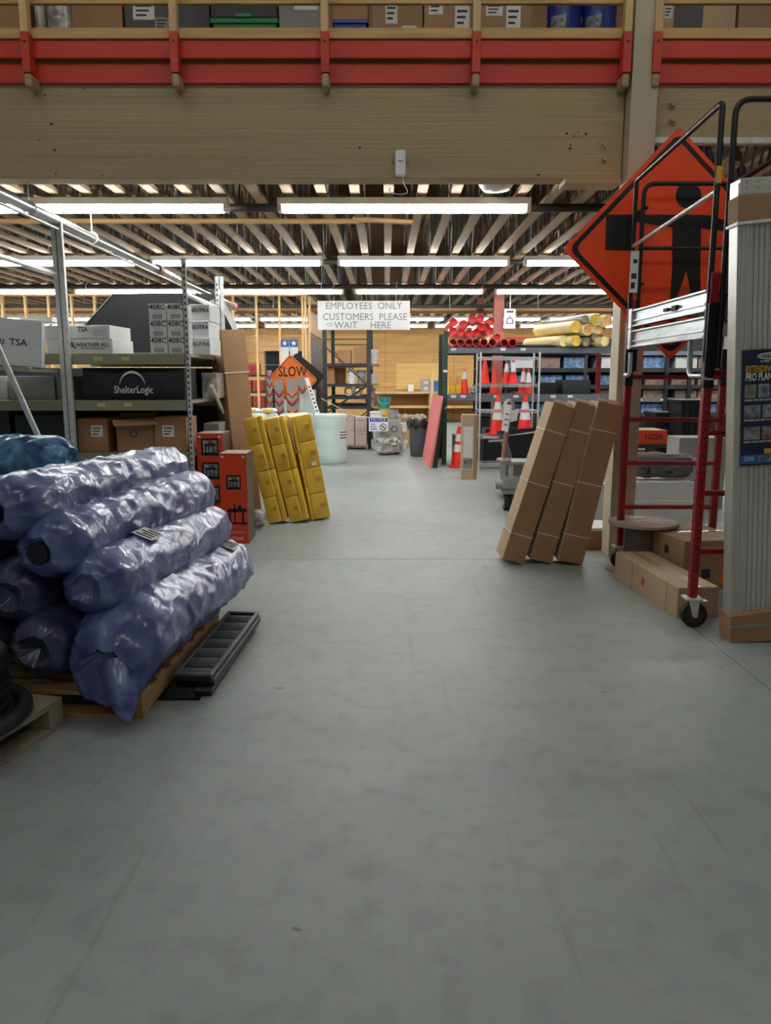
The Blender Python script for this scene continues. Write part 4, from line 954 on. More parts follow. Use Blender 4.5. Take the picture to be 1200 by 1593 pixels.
def pail(label, x, y, z, r_, h_, m='white', lid=None, group=None, name='plastic_pail', handle=True):
    t = thing(name, label, 'pail', (x, y, z), group)
    MB().lathe([(r_ * .88, 0), (r_ * .97, h_ * .82), (r_ * 1.04, h_ * .83), (r_ * 1.04, h_ * .9), (r_, h_ * .91)], 22, (x, y, z)).build('body', m, t, smooth=True)
    MB().lathe([(r_ * 1.05, h_ * .91), (r_ * 1.05, h_), (r_ * .9, h_), (r_ * .9, h_ * .97)], 22, (x, y, z)).build('lid', lid or m, t, smooth=True)
    if handle: MB().path([(x + r_ * 1.06 * math.cos(a), y - r_ * 0.9 * abs(math.sin(a)) - 0.01, z + h_ * .85 - r_ * 0.8 * math.sin(a)) for a in [math.pi * i / 10 for i in range(11)]], 0.006, 5).build('handle', 'steel', t)
    return t
for k, (u, m) in enumerate(((548, 'white'), (563, 'gcard'))): pail('%s plastic jug-like pail on the second level of the dark rack' % ('white', 'grey')[k], P(u, 590, RY + .3).x, RY + 0.3, 1.40, 0.1, 0.3, m)
for k, u in enumerate((543, 557)):                                       # wire coils
    c = P(u, 617, RY + .2); t = thing('wire_coil', 'coil of wire rope on the third level of the dark rack, %s' % ('left', 'right')[k], 'coil', (c.x, RY + 0.2, 1.13))
    for q in range(3): MB().path([(c.x + (0.095 - .012 * q) * math.cos(a), RY + 0.2 + 0.02 * q, 1.24 + (0.095 - .012 * q) * math.sin(a)) for a in [2 * math.pi * i / 20 for i in range(20)]], 0.012, 5, closed=True).build('turn', 'galv', t, smooth=True)
for k, (v, m, lab) in enumerate(((552, 'white', 'white'), (586, 'wcard', 'pale'), (610, 'gcard', 'grey'), (626, 'wcard', 'off-white'))):
    c = P(583 - 2 * k, v, RY + 0.8); 
    t = pail('small %s pail at the right edge of the dark rack, level %s from top' % (lab, ('one', 'two', 'three', 'four')[k]), fx1 + 0.1 - 0.03 * k, RY + 0.75, (1.84, 1.40, 1.13, 0.92)[k], 0.10, (0.32, 0.22, 0.17, 0.15)[k], m)
    one('ledge', 'kraft', t, (fx1 - 0.05, fx1 + 0.22, RY + 0.5, RY + 1.2, (1.84, 1.40, 1.13, 0.92)[k] - 0.04, (1.84, 1.40, 1.13, 0.92)[k]))
# pallet of cartons under the rack end
pallet('small pallet under the stack of pinkish cartons', (fx1 - 0.02, RY - 0.55, 0), 0, 0.9, 0.55, 'oldwood')
zc = 0.124
for k in range(2):
    for j in range(2):
        w_ = 0.62 if j == 0 else 0.24
        x = (fx1 - 0.30 - 0.31 if j == 0 else fx1 - 0.16)
        h_ = 0.29
        carton('pinkish carton with printed name under the dark rack, %s %s' % (('lower', 'upper')[k], ('wide', 'narrow')[j]), (x, RY - 0.28, zc + h_ * k), (w_, 0.5, h_ - 0.004), 'pinkcard', name='pinkish_carton', tape=None, text=[('FORTRESS', 0.075 if j == 0 else 0.03, 0, 0.23, 'ink'), ('Snow Guard', 0.06 if j == 0 else 0.026, 0, 0.06, 'greyink')], group='pinkish cartons')
# NOTICE sign on a carton
t = carton('grey carton behind the blue and white NOTICE sign', (P(607, 660, 16.0).x, 16.25, 0.32), (0.42, 0.4, 0.34), 'gcard', name='grey_carton', tape=None, text=[('O', 0.2, 0.09, 0.15, 'ink')])
nb = carton('grey carton under the NOTICE sign, at floor level', (P(607, 660, 16.0).x + 0.06, 16.28, 0), (0.4, 0.38, 0.318), 'pinkcard', name='grey_carton', tape=None)
a, b = P(574, 649, 15.95), P(604, 671, 15.95)
t = thing('notice_sign', 'small white sign with blue NOTICE header hanging on cartons', 'sign', ((a.x + b.x) / 2, 15.95, b.z))
one('board', 'white', t, (a.x, b.x, 15.95, 15.96, b.z, a.z)); hb = one('header', 'blue', t, (a.x + .02, b.x - .01, 15.947, 15.95, a.z - 0.095, a.z - 0.012))
txt('NOTICE', 0.09, 'white', t, (0, -0.003, a.z - b.z - 0.052), sx=0.9)
for i in range(3): one('print_line', 'blue', t, (a.x + .03, a.x + .17 - .02 * i, 15.947, 15.95, b.z + 0.04 + .05 * i, b.z + 0.055 + .05 * i))
MB().path([(b.x - 0.1 + 0.065 * math.cos(q), 15.945, b.z + 0.09 + 0.065 * math.sin(q)) for q in [2 * math.pi * i / 20 for i in range(20)]], 0.008, 5, closed=True).build('ring', 'ink', t)
MB().tube((b.x - 0.135, 15.945, b.z + 0.12), (b.x - 0.065, 15.945, b.z + 0.06), 0.012, 5).build('pictogram', 'ink', t)
MB().path([(a.x + 0.005, 15.955, a.z), (a.x - 0.3, 15.9, a.z + 0.03), (P(500, 620, 16.6).x, 16.6, 1.1)], 0.008, 5).build('rope', 'galv', t)
# bagged bundle, pails and tins at the aisle end
film_roll('clear plastic bagged bundle on the floor below the NOTICE sign', (P(588, 690, 15.6).x, 15.45, 0.17), (P(620, 690, 15.6).x, 15.75, 0.16), 0.17, 83, 'silverfilm', group=None, nL=30, nA=36, crease=0.05, pinch=0.7)
c = P(598, 640, 16.5)
pail('yellow plastic pail stacked under the teal pail', c.x, 16.62, 0.66, 0.11, 0.22, 'bucketyel'); pail('teal plastic pail on top of the yellow pail', c.x + 0.0, 16.62, 0.885, 0.13, 0.24, 'teal')
carton('white carton carrying the yellow pail', (c.x - 0.02, 16.66, 0.0), (0.36, 0.3, 0.655), 'wcard', name='white_carton', tape=None)
pail('grey plastic pail right of the yellow pail', P(611, 640, 16.6).x, 16.65, 0.56, 0.12, 0.3, 'gcard'); carton('pale carton carrying the grey pail', (P(612, 660, 16.6).x + 0.06, 16.68, 0), (0.26, 0.3, 0.555), 'pinkcard', tape=None)
pail('short white pail left of the yellow pail above the NOTICE sign', P(585, 642, 16.3).x, 16.3, 0.665, 0.13, 0.17, 'white')
for k in range(3): pail('white paint tin in the stack right of the NOTICE sign, %s' % ('bottom', 'middle', 'top')[k], P(627, 680, 16.9).x, 16.9, 0.19 * k, 0.1, 0.188, ('wcard', 'pinkcard', 'white')[k], name='paint_tin', group='paint tins')
pail('yellow tin behind the paint tins', P(634, 670, 17.6).x, 17.6, 0, 0.12, 0.45, 'bucketyel', name='paint_tin')
# back table with its goods
c = P(600, 608, 27.0)
t = thing('work_bench', 'long pale bench with a lower shelf against the plywood wall', 'bench', (1.6, 27, 0))
one('bench_top', 'kraft3', t, (-0.6, 3.6, 26.7, 27.9, c.z - 0.1, c.z - 0.02), bevel=0.005); one('lower_shelf', 'pine', t, (-0.6, 3.6, 26.8, 27.9, 0.52, 0.6))
for x in (-0.55, 1.5, 3.5): one('leg', 'pinev', t, (x, x + 0.09, 26.75, 26.84, 0, c.z - 0.1)); one('leg', 'pinev', t, (x, x + 0.09, 27.8, 27.89, 0, c.z - 0.1))
zt = c.z - 0.019
def bench(u0, u1, v0, label, m, **k):
    a, b = P(u0, v0, 27.0), P(u1, v0, 27.0); return carton(label, ((a.x + b.x) / 2, 27.15, zt), (b.x - a.x, 0.3, a.z - zt), m, tape=None, **k)
bench(635, 644, 598, 'small white carton on the far bench', 'wcard'); bench(655, 671, 590, 'grey carton with white labels on the far bench', 'gcard', sticker=[(0, .3, .14, .1), (0, .1, .14, .1)]); bench(675, 684, 592, 'blue carton on the far bench', 'bluep')
t = MB(); t.box(P(671, 600, 26.5).x, P(675, 600, 26.5).x, 26.5, 26.56, 0, P(671, 578, 26.5).z); tag(t.build('timber_stick', 'pinev'), 'upright timber stick in front of the far bench', 'stick')
for k in range(6):
    c_ = P(612 + 9 * k, 640, 25.5); film_roll('crumpled pale bag in the heap under the far bench, number %s from the left' % ('one', 'two', 'three', 'four', 'five', 'six')[k], (c_.x - 0.12, 25.5 + .1 * (k % 2), 0.2), (c_.x + 0.16, 25.6, 0.19), 0.17, 90 + k, 'bagtan', group='pale bags under the bench', nL=14, nA=20, crease=0.04)
# trash can
c = G(655, 711); t = thing('trash_can', 'grey plastic trash can with a black bag in the aisle end', 'bin', (c.x, c.y + .2, 0))
mb = MB(); n = 28; prof = [(0.185, 0), (0.20, 0.02), (0.235, 0.6), (0.25, 0.61), (0.25, 0.66), (0.22, 0.66), (0.2, 0.1)]
mb.lathe(prof, n, (c.x, c.y + .2, 0)); mb.build('body', 'trash', t, smooth=True)
mb = MB(); vs = []; fs = []
for i, (r_, z) in enumerate(((0.262, 0.56), (0.268, 0.66), (0.25, 0.72), (0.20, 0.69), (0.14, 0.5))):
    for j in range(n):
        a = 2 * math.pi * j / n; q = 1 + 0.05 * math.sin(j * 2.7 + i); vs.append((c.x + r_ * q * math.cos(a), c.y + .2 + r_ * q * math.sin(a), z + 0.03 * math.sin(j * 1.9 + i * 2)))
for i in range(4):
    for j in range(n): fs.append((i * n + j, i * n + (j + 1) % n, (i + 1) * n + (j + 1) % n, (i + 1) * n + j))
mb.add(vs, fs).build('bin_bag', 'black', t, smooth=True)
# leaning foam sheets
for k in range(5):
    b0 = G(672, 721) ; x = b0.x - 0.09 + 0.029 * k; y0 = 13.1 + 0.03 * k
    mb = MB(); mb.obox((x, y0, 0), (0.028, 0, 0.0), (-0.04, 1.7, 0), (0.19 - 0.012 * k, 0.0, 1.22 - 0.01 * k))
    tag(mb.build('foam_sheet', ('pink', 'kraft2', 'black', 'dgrey', 'black')[k], None), ('pink foam insulation sheet leaning outermost against the right rack', 'brown sheet leaning behind the pink foam sheet', 'black sheet leaning third from the aisle', 'grey sheet leaning fourth from the aisle', 'black sheet leaning innermost against the rack post')[k], 'sheet', 'leaning sheets')

# ================================================================ RIGHT RACK WITH TUBES
QY = 13.7
t = thing('storage_rack', 'storage rack with dark green perforated post and grey beams carrying red tubes', 'rack', (2.5, QY, 0))
def perf_post(par, x, y, m, h=2.33):
    p_ = one('upright', m, par, (x - 0.04, x + 0.04, y, y + 0.07, 0, h), bevel=0.003)
    mb = MB(); z = 0.06
    while z < h - 0.05:
        for dx in (-0.018, 0.018): mb.box(x + dx - 0.008, x + dx + 0.008, y - 0.001, y + 0.003, z, z + 0.025)
        z += 0.06
    q = mb.build('hole_rows', 'black', p_); q['kind'] = 'stuff'; return p_
for x, m in ((1.045, 'green'), (4.03, 'scafred')): perf_post(t, x, QY, m); perf_post(t, x, QY + 1.1, m)
for z0, z1 in ((1.945, 2.05), (1.125, 1.24)):
    b_ = one('beam', 'grey', t, (1.09, 3.99, QY - 0.005, QY + 0.045, z0, z1), bevel=0.004); one('rear_beam', 'grey', t, (1.09, 3.99, QY + 1.1, QY + 1.15, z0, z1)); one('deck', 'dgrey', t, (1.09, 3.99, QY + 0.046, QY + 1.1, z1 - 0.03, z1))
    for x in ((1.15, 1.32, 1.9, 2.25, 2.9, 3.2) if z0 < 1.5 else (1.14, 2.0, 2.35)): one('price_tag', 'wcard', b_, (x, x + 0.09, QY - 0.009, QY - 0.006, z1 - 0.06, z1 - 0.015))
one('price_tag', 'wcard', t, (1.01, 1.08, QY - 0.004, QY - 0.001, 1.62, 1.66)); one('price_tag', 'wcard', t, (1.01, 1.08, QY - 0.004, QY - 0.001, 0.98, 1.03))
def hollow(label, c, d, L, r_, m, inner, group, name, wall=0.012, film=False):
    d = Vector(d).normalized(); c = Vector(c)
    z = d; x = Vector((0, 0, 1)).cross(z).normalized(); y = z.cross(x)
    T = Matrix(((x.x, y.x, z.x), (x.y, y.y, z.y), (x.z, y.z, z.z)))
    t = thing(name, label, 'tube' if name != 'plastic_roll' else 'roll', c, group)
    MB().lathe([(r_ - wall, 0.0), (r_, 0.0), (r_, L), (r_ - wall, L)], 22, c, T, caps=False).build('wall', m, t, smooth=True)
    MB().lathe([(r_ - wall, L * 0.97), (r_ - wall, 0.0)], 22, c, T, caps=False).build('inside', inner, t, smooth=True) if not film else MB().lathe([(0.0, 0.02), (r_ - wall, 0.012)], 18, c, T, caps=False).build('end_face', inner, t, smooth=True)
    if not film and c.z > 2.2: MB().lathe([(0.0, 0.05), (r_ - wall * .9, 0.045)], 18, c, T, caps=False).build('glow_disc', 'redtube', t, smooth=True)  # added red disc imitating the light that comes through the tube walls
    return t
RT = [(706, 501), (721, 504), (735, 497), (747.5, 495.5), (764, 500), (705, 515), (717.5, 516.5), (730.5, 518.5), (750, 509), (761, 514), (742, 517), (705, 532.5), (717, 532.5), (730, 532), (741.5, 531.5), (753, 531), (766.5, 532.5), (785, 532), (798, 530.5), (774, 524)]
wn = ['top row, first from left', 'top row, second', 'top row, third', 'top row, fourth', 'top row, rightmost', 'middle row, first from left', 'middle row, second', 'middle row, third', 'middle row, fourth and raised', 'middle row, rightmost', 'middle row, set back between neighbours', 'bottom row, first from left', 'bottom row, second', 'bottom row, third', 'bottom row, fourth', 'bottom row, fifth', 'bottom row, sixth', 'bottom row, second from the right end', 'bottom row, right end', 'small one lying on the bottom row']
for k, (u, v) in enumerate(RT):
    y = QY - 0.12 + 0.05 * ((k * 7) % 5) / 2 + (0.1 if k == 10 else 0); c = P(u, v, y); r_ = 0.07 if k != 19 else 0.055
    if k >= 11 and k < 19: c.z = 2.05 + r_ + 0.003
    hollow('red plastic tube on the right rack, ' + wn[k], c, (0.003 * ((k * 5) % 7 - 3), 1, 0.0), 1.1, r_, 'redtube', 'redtubein', 'red plastic tubes', 'plastic_tube')
YR = [(896.6, 508, .105, 'yellowroll', 'bright yellow, upper left'), (911, 496, .07, 'greyroll', 'small grey, top'), (928, 496.5, .105, 'yellowroll', 'golden yellow, top middle'), (945.5, 499, .1, 'amberroll', 'amber, top right'), (915, 513, .1, 'amberroll', 'amber, centre'), (878, 529, .1, 'paleroll', 'pale yellow, bottom left'), (897, 528, .095, 'yellowroll', 'yellow, bottom second'), (913, 530, .08, 'greyroll', 'grey clear, bottom third'), (928, 524, .09, 'greyroll', 'grey clear, centre right'), (942, 526, .085, 'paleroll', 'olive yellow, bottom right'), (931, 512, .085, 'amberroll', 'amber, behind the grey one')]
for k, (u, v, r_, m, lab) in enumerate(YR):
    y = QY - 0.2 + 0.07 * (k % 3); c = P(u, v, y)
    if v > 522 and k != 8: c.z = 2.052 + r_
    hollow('plastic film roll in the yellow pile on the right rack: ' + lab, c, (-0.36, 1, 0.0), 1.25, r_ * .97, 'paleroll' if m != 'greyroll' else 'greyroll', m, 'yellow film rolls', 'plastic_roll', film=True)
t = thing('black_sheets', 'flat black plastic sheets between the red tubes and the yellow rolls', 'sheets', (2.7, QY, 2.05))
for k in range(3): one('sheet', ('black', 'dgrey', 'grey')[k], t, (2.38 - .03 * k, 2.95 + .08 * k, QY - 0.03 + .1 * k, QY + 0.9, 2.053 + 0.018 * k, 2.066 + 0.018 * k))
# hanging shackle picture on the red post
a, b = P(785, 481, 16.0), P(802, 511, 16.0)
t = thing('shackle_sign', 'white sign with a shackle drawing beside the brown-red post', 'sign', ((a.x + b.x) / 2, 16.0, b.z)); one('board', 'wcard', t, (a.x, b.x, 16.0, 16.01, b.z, a.z)); cx = (a.x + b.x) / 2
MB().path([(cx + 0.06 * math.cos(q), 15.995, b.z + 0.14 + 0.07 * math.sin(q)) for q in [math.pi * (-0.15 + 1.3 * i / 12) for i in range(13)]], 0.01, 6).build('shackle', 'ink', t)
one('pin', 'ink', t, (cx - .08, cx + .08, 15.99, 15.998, b.z + .09, b.z + .105), (cx - 0.006, cx + 0.006, 15.99, 15.998, b.z + .2, b.z + .27)); one('print_line', 'ink', t, (cx - .07, cx + .07, 15.996, 15.999, a.z - .07, a.z - .03))
one('hanger', 'steel', t, (cx - 0.005, cx + 0.005, 16.0, 16.008, a.z, 3.24))
# cones
def cone_at(label, x, y, z, h_, collars, group='traffic cones'):
    t = thing('traffic_cone', label, 'cone', (x, y, z), group); r0 = h_ * 0.20; r1 = h_ * 0.045
    one('base', 'cone', t, (x - r0 * 1.3, x + r0 * 1.3, y - r0 * 1.3, y + r0 * 1.3, z, z + h_ * 0.035), bevel=0.006)
    MB().lathe([(r0, h_ * .035), (r1, h_ * .985), (r1 * .6, h_), (r1 * .6, h_ * .95)], 20, (x, y, z)).build('body', 'cone', t, smooth=True)
    for a, b in collars:
        ra = r0 + (r1 - r0) * a + .003; rb = r0 + (r1 - r0) * b + .003
        MB().lathe([(ra, h_ * a), (rb, h_ * b)], 20, (x, y, z)).build('reflective_collar', 'reflect', t, smooth=True)
    return t
W1, W2, W3, W4 = 0.577, 0.999, 1.417, 1.851
XW0, XW1, YW0, YW1 = 1.535, 2.485, 12.65, 13.15
cone_at('small all-red cone at the upper left of the wire shelf', P(755, 585, 12.95).x, 12.98, W3 + 0.012, 0.42, [])
cone_at('small all-red cone on the rack deck, seen through the wire shelf', P(770, 610, 13.9).x, 13.95, 1.242, 0.46, [])
cone_at('small cone with white collar in the middle of the wire shelf', P(798, 590, 12.95).x, 12.92, W3 + 0.012, 0.38, [(0.5, 0.9)]); cone_at('cone behind the white-collared one in the middle of the wire shelf', P(791, 590, 12.95).x - 0.02, 13.03, W3 + 0.012, 0.36, [(0.5, 0.9)])
cone_at('small cone with white collar at the right of the wire shelf', P(822, 605, 13.9).x, 13.9, 1.242, 0.44, [(0.45, 0.85)]); cone_at('cone set back at the right of the wire shelf', P(815, 600, 14.1).x, 14.15, 1.242, 0.46, [(0.45, 0.85)])
cone_at('large cone with two white collars on the low wire shelf, behind the jack handle', P(774, 680, 12.9).x, 12.9, W1 + 0.012, 0.66, [(0.38, 0.56), (0.64, 0.82)]); cone_at('large cone with two white collars on the low wire shelf, right', P(816, 680, 12.9).x, 12.9, W1 + 0.012, 0.66, [(0.38, 0.56), (0.64, 0.82)])
cone_at('red cone left of the wire shelf on the rack deck', P(723, 605, 13.95).x, 14.0, 1.242, 0.42, [(0.62, 0.95)]); cone_at('large cone on the floor behind the tall narrow carton', P(709, 720, 13.4).x + 0.05, 13.35, 0, 0.7, [(0.38, 0.56), (0.64, 0.82)])
for k, u in enumerate((703, 713)):
    c = P(u, 600, 13.95); t = thing('warning_lamp', 'amber warning lamp on a yellow base on the right rack, %s' % ('left', 'right')[k], 'lamp', (c.x, 13.95, 1.242), 'amber warning lamps')
    one('base', 'yellowroll', t, (c.x - 0.05, c.x + 0.05, 13.9, 14.0, 1.242, 1.40), bevel=0.006); MB().lathe([(0.045, 0), (0.05, 0.08), (0.035, 0.15), (0.0, 0.17)], 16, (c.x, 13.95, 1.40)).build('lens', 'amberroll', t, smooth=True)
film_roll('crumpled brown bag on the rack deck beside the red cone', (P(732, 605, 13.9).x, 13.9, 1.32), (P(744, 605, 13.9).x, 13.95, 1.31), 0.08, 120, 'silverfilm', group=None, nL=12, nA=18, crease=0.03)
# wire shelving
t = thing('wire_shelving', 'chrome wire shelving unit with zigzag edges in front of the right rack', 'shelving', ((XW0 + XW1) / 2, YW0, 0))
for x in (XW0, XW1):
    for y in (YW0, YW1):
        MB().tube((x, y, 0), (x, y, 1.93), 0.016, 10).build('post', 'steel', t, smooth=True)
for z in (0.12, W1, W2, W3, W4):
    f_ = MB()
    for y in (YW0, YW1):
        f_.tube((XW0, y, z), (XW1, y, z), 0.006, 6); f_.tube((XW0, y, z - 0.035), (XW1, y, z - 0.035), 0.005, 6)
        n = 26
        for i in range(n): xa, xb = XW0 + (XW1 - XW0) * i / n, XW0 + (XW1 - XW0) * (i + 1) / n; f_.tube((xa, y, z - (0.035 if i % 2 else 0)), (xb, y, z - (0 if i % 2 else 0.035)), 0.004, 4)
    for x in (XW0, XW1): f_.tube((x, YW0, z), (x, YW1, z), 0.006, 6)
    s_ = f_.build('shelf_edge', 'steel', t)
    g_ = MB()
    for i in range(30): xa = XW0 + (XW1 - XW0) * (i + 0.5) / 30; g_.tube((xa, YW0, z + 0.003), (xa, YW1, z + 0.003), 0.0025, 3)
    q = g_.build('deck_wires', 'steel', s_); q['kind'] = 'stuff'
# dark boxes behind low level of rack
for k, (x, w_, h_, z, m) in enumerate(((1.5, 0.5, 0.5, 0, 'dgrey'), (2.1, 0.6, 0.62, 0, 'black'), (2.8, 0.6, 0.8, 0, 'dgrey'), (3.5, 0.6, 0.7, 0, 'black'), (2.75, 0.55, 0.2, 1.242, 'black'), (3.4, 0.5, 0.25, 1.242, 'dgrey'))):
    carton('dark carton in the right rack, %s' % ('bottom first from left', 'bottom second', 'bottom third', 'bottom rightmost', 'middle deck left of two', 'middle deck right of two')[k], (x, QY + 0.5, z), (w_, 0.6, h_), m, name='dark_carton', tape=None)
# rear shelving with blue packs, seen through the rack and the scaffold
t = thing('rear_shelving', 'long dark shelving with blue and tan packs at the back right', 'shelving', (5.6, 17.0, 0))
LV = [0.78, 1.10, 1.38, 1.74, 2.1]
for z in LV: one('shelf_beam', 'grey' if z in (1.10, 2.1) else 'dgrey', t, (2.0, 9.4, 17.0, 17.05, z - 0.09, z), bevel=0.003); one('shelf_deck', 'dgrey', t, (2.0, 9.4, 17.05, 17.7, z - 0.03, z))
for x in (2.0, 4.6, 6.1, 6.6, 8.0, 9.4): one('upright', 'black', t, (x - 0.04, x + 0.04, 16.97, 17.04, 0, 2.4))
one('shade_backing', 'black', t, (2.0, 9.4, 17.75, 17.78, 0, 2.4)); one('kick_panel', 'black', t, (2.0, 9.4, 17.02, 17.05, 0, 0.66))  # black sheets added so the gaps read as shade, not lit wall
for x in (5.5, 6.0, 6.8): one('price_tag', 'wcard', t, (x, x + 0.1, 16.995, 16.999, 1.04, 1.08))
k = 0
for li, z in enumerate(LV[:4]):
    for i in range(11):
        x = 2.98 + 0.58 * i + 0.03 * ((i * 3 + li) % 3)
        m = {0: 'bluewrap', 1: 'brickpack', 2: 'bluewrap' if i < 5 else 'brickpack', 3: ('wcard', 'brickpack', 'bluewrap')[i % 3]}[li]
        if abs(x - 4.6) < .3 or abs(x - 6.35) < .15: x += 0.12
        carton('%s pack on the rear shelving, level %s from bottom, place %s from left' % ({'bluewrap': 'blue film', 'brickpack': 'tan', 'wcard': 'white'}[m], ('one', 'two', 'three', 'four')[li], ('one', 'two', 'three', 'four', 'five', 'six', 'seven', 'eight', 'nine', 'ten', 'eleven')[i]), (x, 17.35, z), (0.5, 0.45, (0.19, 0.17, 0.21, 0.24)[li]), m, name='wrapped_pack', tape=None, group='packs on the rear shelving'); k += 1
one_ = one('red_beam', 'redpaint', None, (2.55, 4.3, 16.7, 16.76, 2.28, 2.38)); tag(one_, 'red and white rack beam behind the yellow rolls', 'beam')
for x in (2.55, 4.24): one('support', 'dgrey', one_, (x, x + 0.06, 16.7, 16.76, 0, 2.28))

# ================================================================ TALL NARROW CARTON, PALLET JACK, WHEELBARROW
a, b = G(718, 746), G(742, 746)
t = carton('tall narrow kraft carton with a long white label standing in the aisle', ((a.x + b.x) / 2, a.y + 0.1, 0), (b.x - a.x, 0.2, 0.98), 'kraft3', name='cardboard_box')
one_ = lone('label_sticker', 'paper', t, (-0.10, 0.05, -0.103, -0.1005, 0.15, 0.80)); one_ = lone('brown_face', 'kraft', t, (0.062, 0.118, -0.102, -0.0995, 0.005, 0.975))
txt('KIT', 0.09, 'ink', t, (-0.02, -0.103, 0.26)); txt(':', 0.12, 'ink', t, (0.03, -0.103, 0.72)); lone('print_block', 'gcard', t, (-0.095, 0.045, -0.1045, -0.103, 0.16, 0.33))
JY = 8.85; c = P(788, 785, JY); jx = c.x + 0.03
t = thing('pallet_jack', 'silver pallet jack with a paper-wrapped handle behind the leaning cartons', 'pallet jack', (jx, JY, 0))
for s_ in (-0.035, 0.035):
    w_ = MB().tube((jx + s_ - 0.028, JY, 0.095), (jx + s_ + 0.028, JY, 0.095), 0.094, 22).build('wheel', 'rubber', t, smooth=True); MB().tube((jx + s_ - 0.03, JY, 0.095), (jx + s_ + 0.03, JY, 0.095), 0.045, 14).build('hub', 'jackgrey', w_, smooth=True)
one('fork_yoke', 'jackgrey', t, (jx - 0.1, jx + 0.08, JY - 0.06, JY + 0.06, 0.19, 0.25), bevel=0.008)
one('pump_body', 'jackgrey', t, (jx - 0.09, jx + 0.09, JY - 0.07, JY + 0.1, 0.25, 0.40), bevel=0.012)
MB().tube((jx - 0.17, JY - 0.02, 0.30), (jx - 0.05, JY - 0.02, 0.30), 0.05, 16).build('pump_cylinder', 'jackgrey', t, smooth=True)
mb = MB()
for s_ in (-1, 1): mb.obox((jx - 0.10, JY - 0.05 * s_ - 0.008, 0.36), (0.05, 0, 0), (0, 0.016, 0), (-0.01, 0, 0.22))
mb.build('handle_fork', 'jackgrey', t)
MB().tube((jx + 0.02, JY + 0.03, 0.4), (jx + 0.02, JY + 0.03, 0.55), 0.028, 12).build('ram', 'steel', t, smooth=True)
one('head_plate', 'jackgrey', t, (jx - 0.07, jx + 0.34, JY - 0.05, JY + 0.35, 0.53, 0.57), bevel=0.006)
one('back_plate', 'jackgrey', t, (jx - 0.05, jx + 0.4, JY + 0.3, JY + 0.36, 0.15, 0.55)); 
for y in (JY + 0.36,):
    for x in (jx + 0.02, jx + 0.3): one('fork', 'jackgrey', t, (x, x + 0.16, y, y + 1.0, 0.06, 0.12), bevel=0.006)
MB().tube((jx - 0.085, JY, 0.56), (jx - 0.035, JY - 0.02, 1.08), 0.027, 12).build('handle_shaft', 'jackbrown', t, smooth=True)
lp = [(jx - 0.035 + 0.0 + 0.055 * math.cos(q), JY - 0.03, 1.165 + 0.10 * math.sin(q)) for q in [2 * math.pi * i / 20 for i in range(20)]]
MB().path(lp, 0.022, 8, closed=True).build('handle_loop', 'silverfilm', t, smooth=True)
mb = MB(); mb.obox((jx - 0.12, JY - 0.06, 0.93), (0.075, -0.01, -0.02), (0.035, 0, 0.30), (0, 0.003, 0)); q = mb.build('paper_tag', 'paper', t)
for z in (1.0, 1.06, 1.12): mb = MB(); mb.obox((jx - 0.095 + (z - 1) * .12, JY - 0.066, z - 0.01), (0.04, -0.003, -0.008), (0.002, 0, 0.012), (0, 0.001, 0)); mb.build('print_line', 'ink', q)
mb = MB(); mb.obox((jx - 0.02, JY - 0.055, 1.02), (0.08, 0, 0.02), (0.01, 0, 0.13), (0, 0.003, 0)); mb.build('paper_scrap', 'paper', t)
film_roll('white paper wad around the foot of the jack handle', (jx - 0.16, JY - 0.03, 0.585), (jx + 0.01, JY - 0.03, 0.575), 0.035, 131, 'silverfilm', group=None, nL=12, nA=18, crease=0.012)
# black wheelbarrow tray behind the jack
t = thing('wheelbarrow', 'black wheelbarrow tray with pale handles behind the pallet jack', 'wheelbarrow', (1.9, 10.4, 0))
mb = MB(); mb.add([(1.75, 10.1, 0.25), (2.5, 10.1, 0.3), (2.5, 10.7, 0.3), (1.75, 10.7, 0.25), (1.55, 9.95, 0.78), (2.75, 9.95, 0.9), (2.75, 10.85, 0.9), (1.55, 10.85, 0.78)], [(3, 2, 1, 0), (0, 1, 5, 4), (1, 2, 6, 5), (2, 3, 7, 6), (3, 0, 4, 7)]); mb.build('tray', 'black', t)
for y in (10.1, 10.7): MB().path([(1.35, y, 0.70), (1.7, y, 0.72), (2.6, y, 0.86)], 0.014, 8).build('handle', 'steel', t, smooth=True)
for x in (1.85, 2.2): 
    for y in (10.15, 10.65): MB().tube((x, y, 0.0), (x, y, 0.27), 0.016, 8).build('leg', 'blackm', t)
MB().tube((2.62, 10.34, 0.16), (2.62, 10.46, 0.16), 0.16, 20).build('wheel', 'rubber', t, smooth=True)

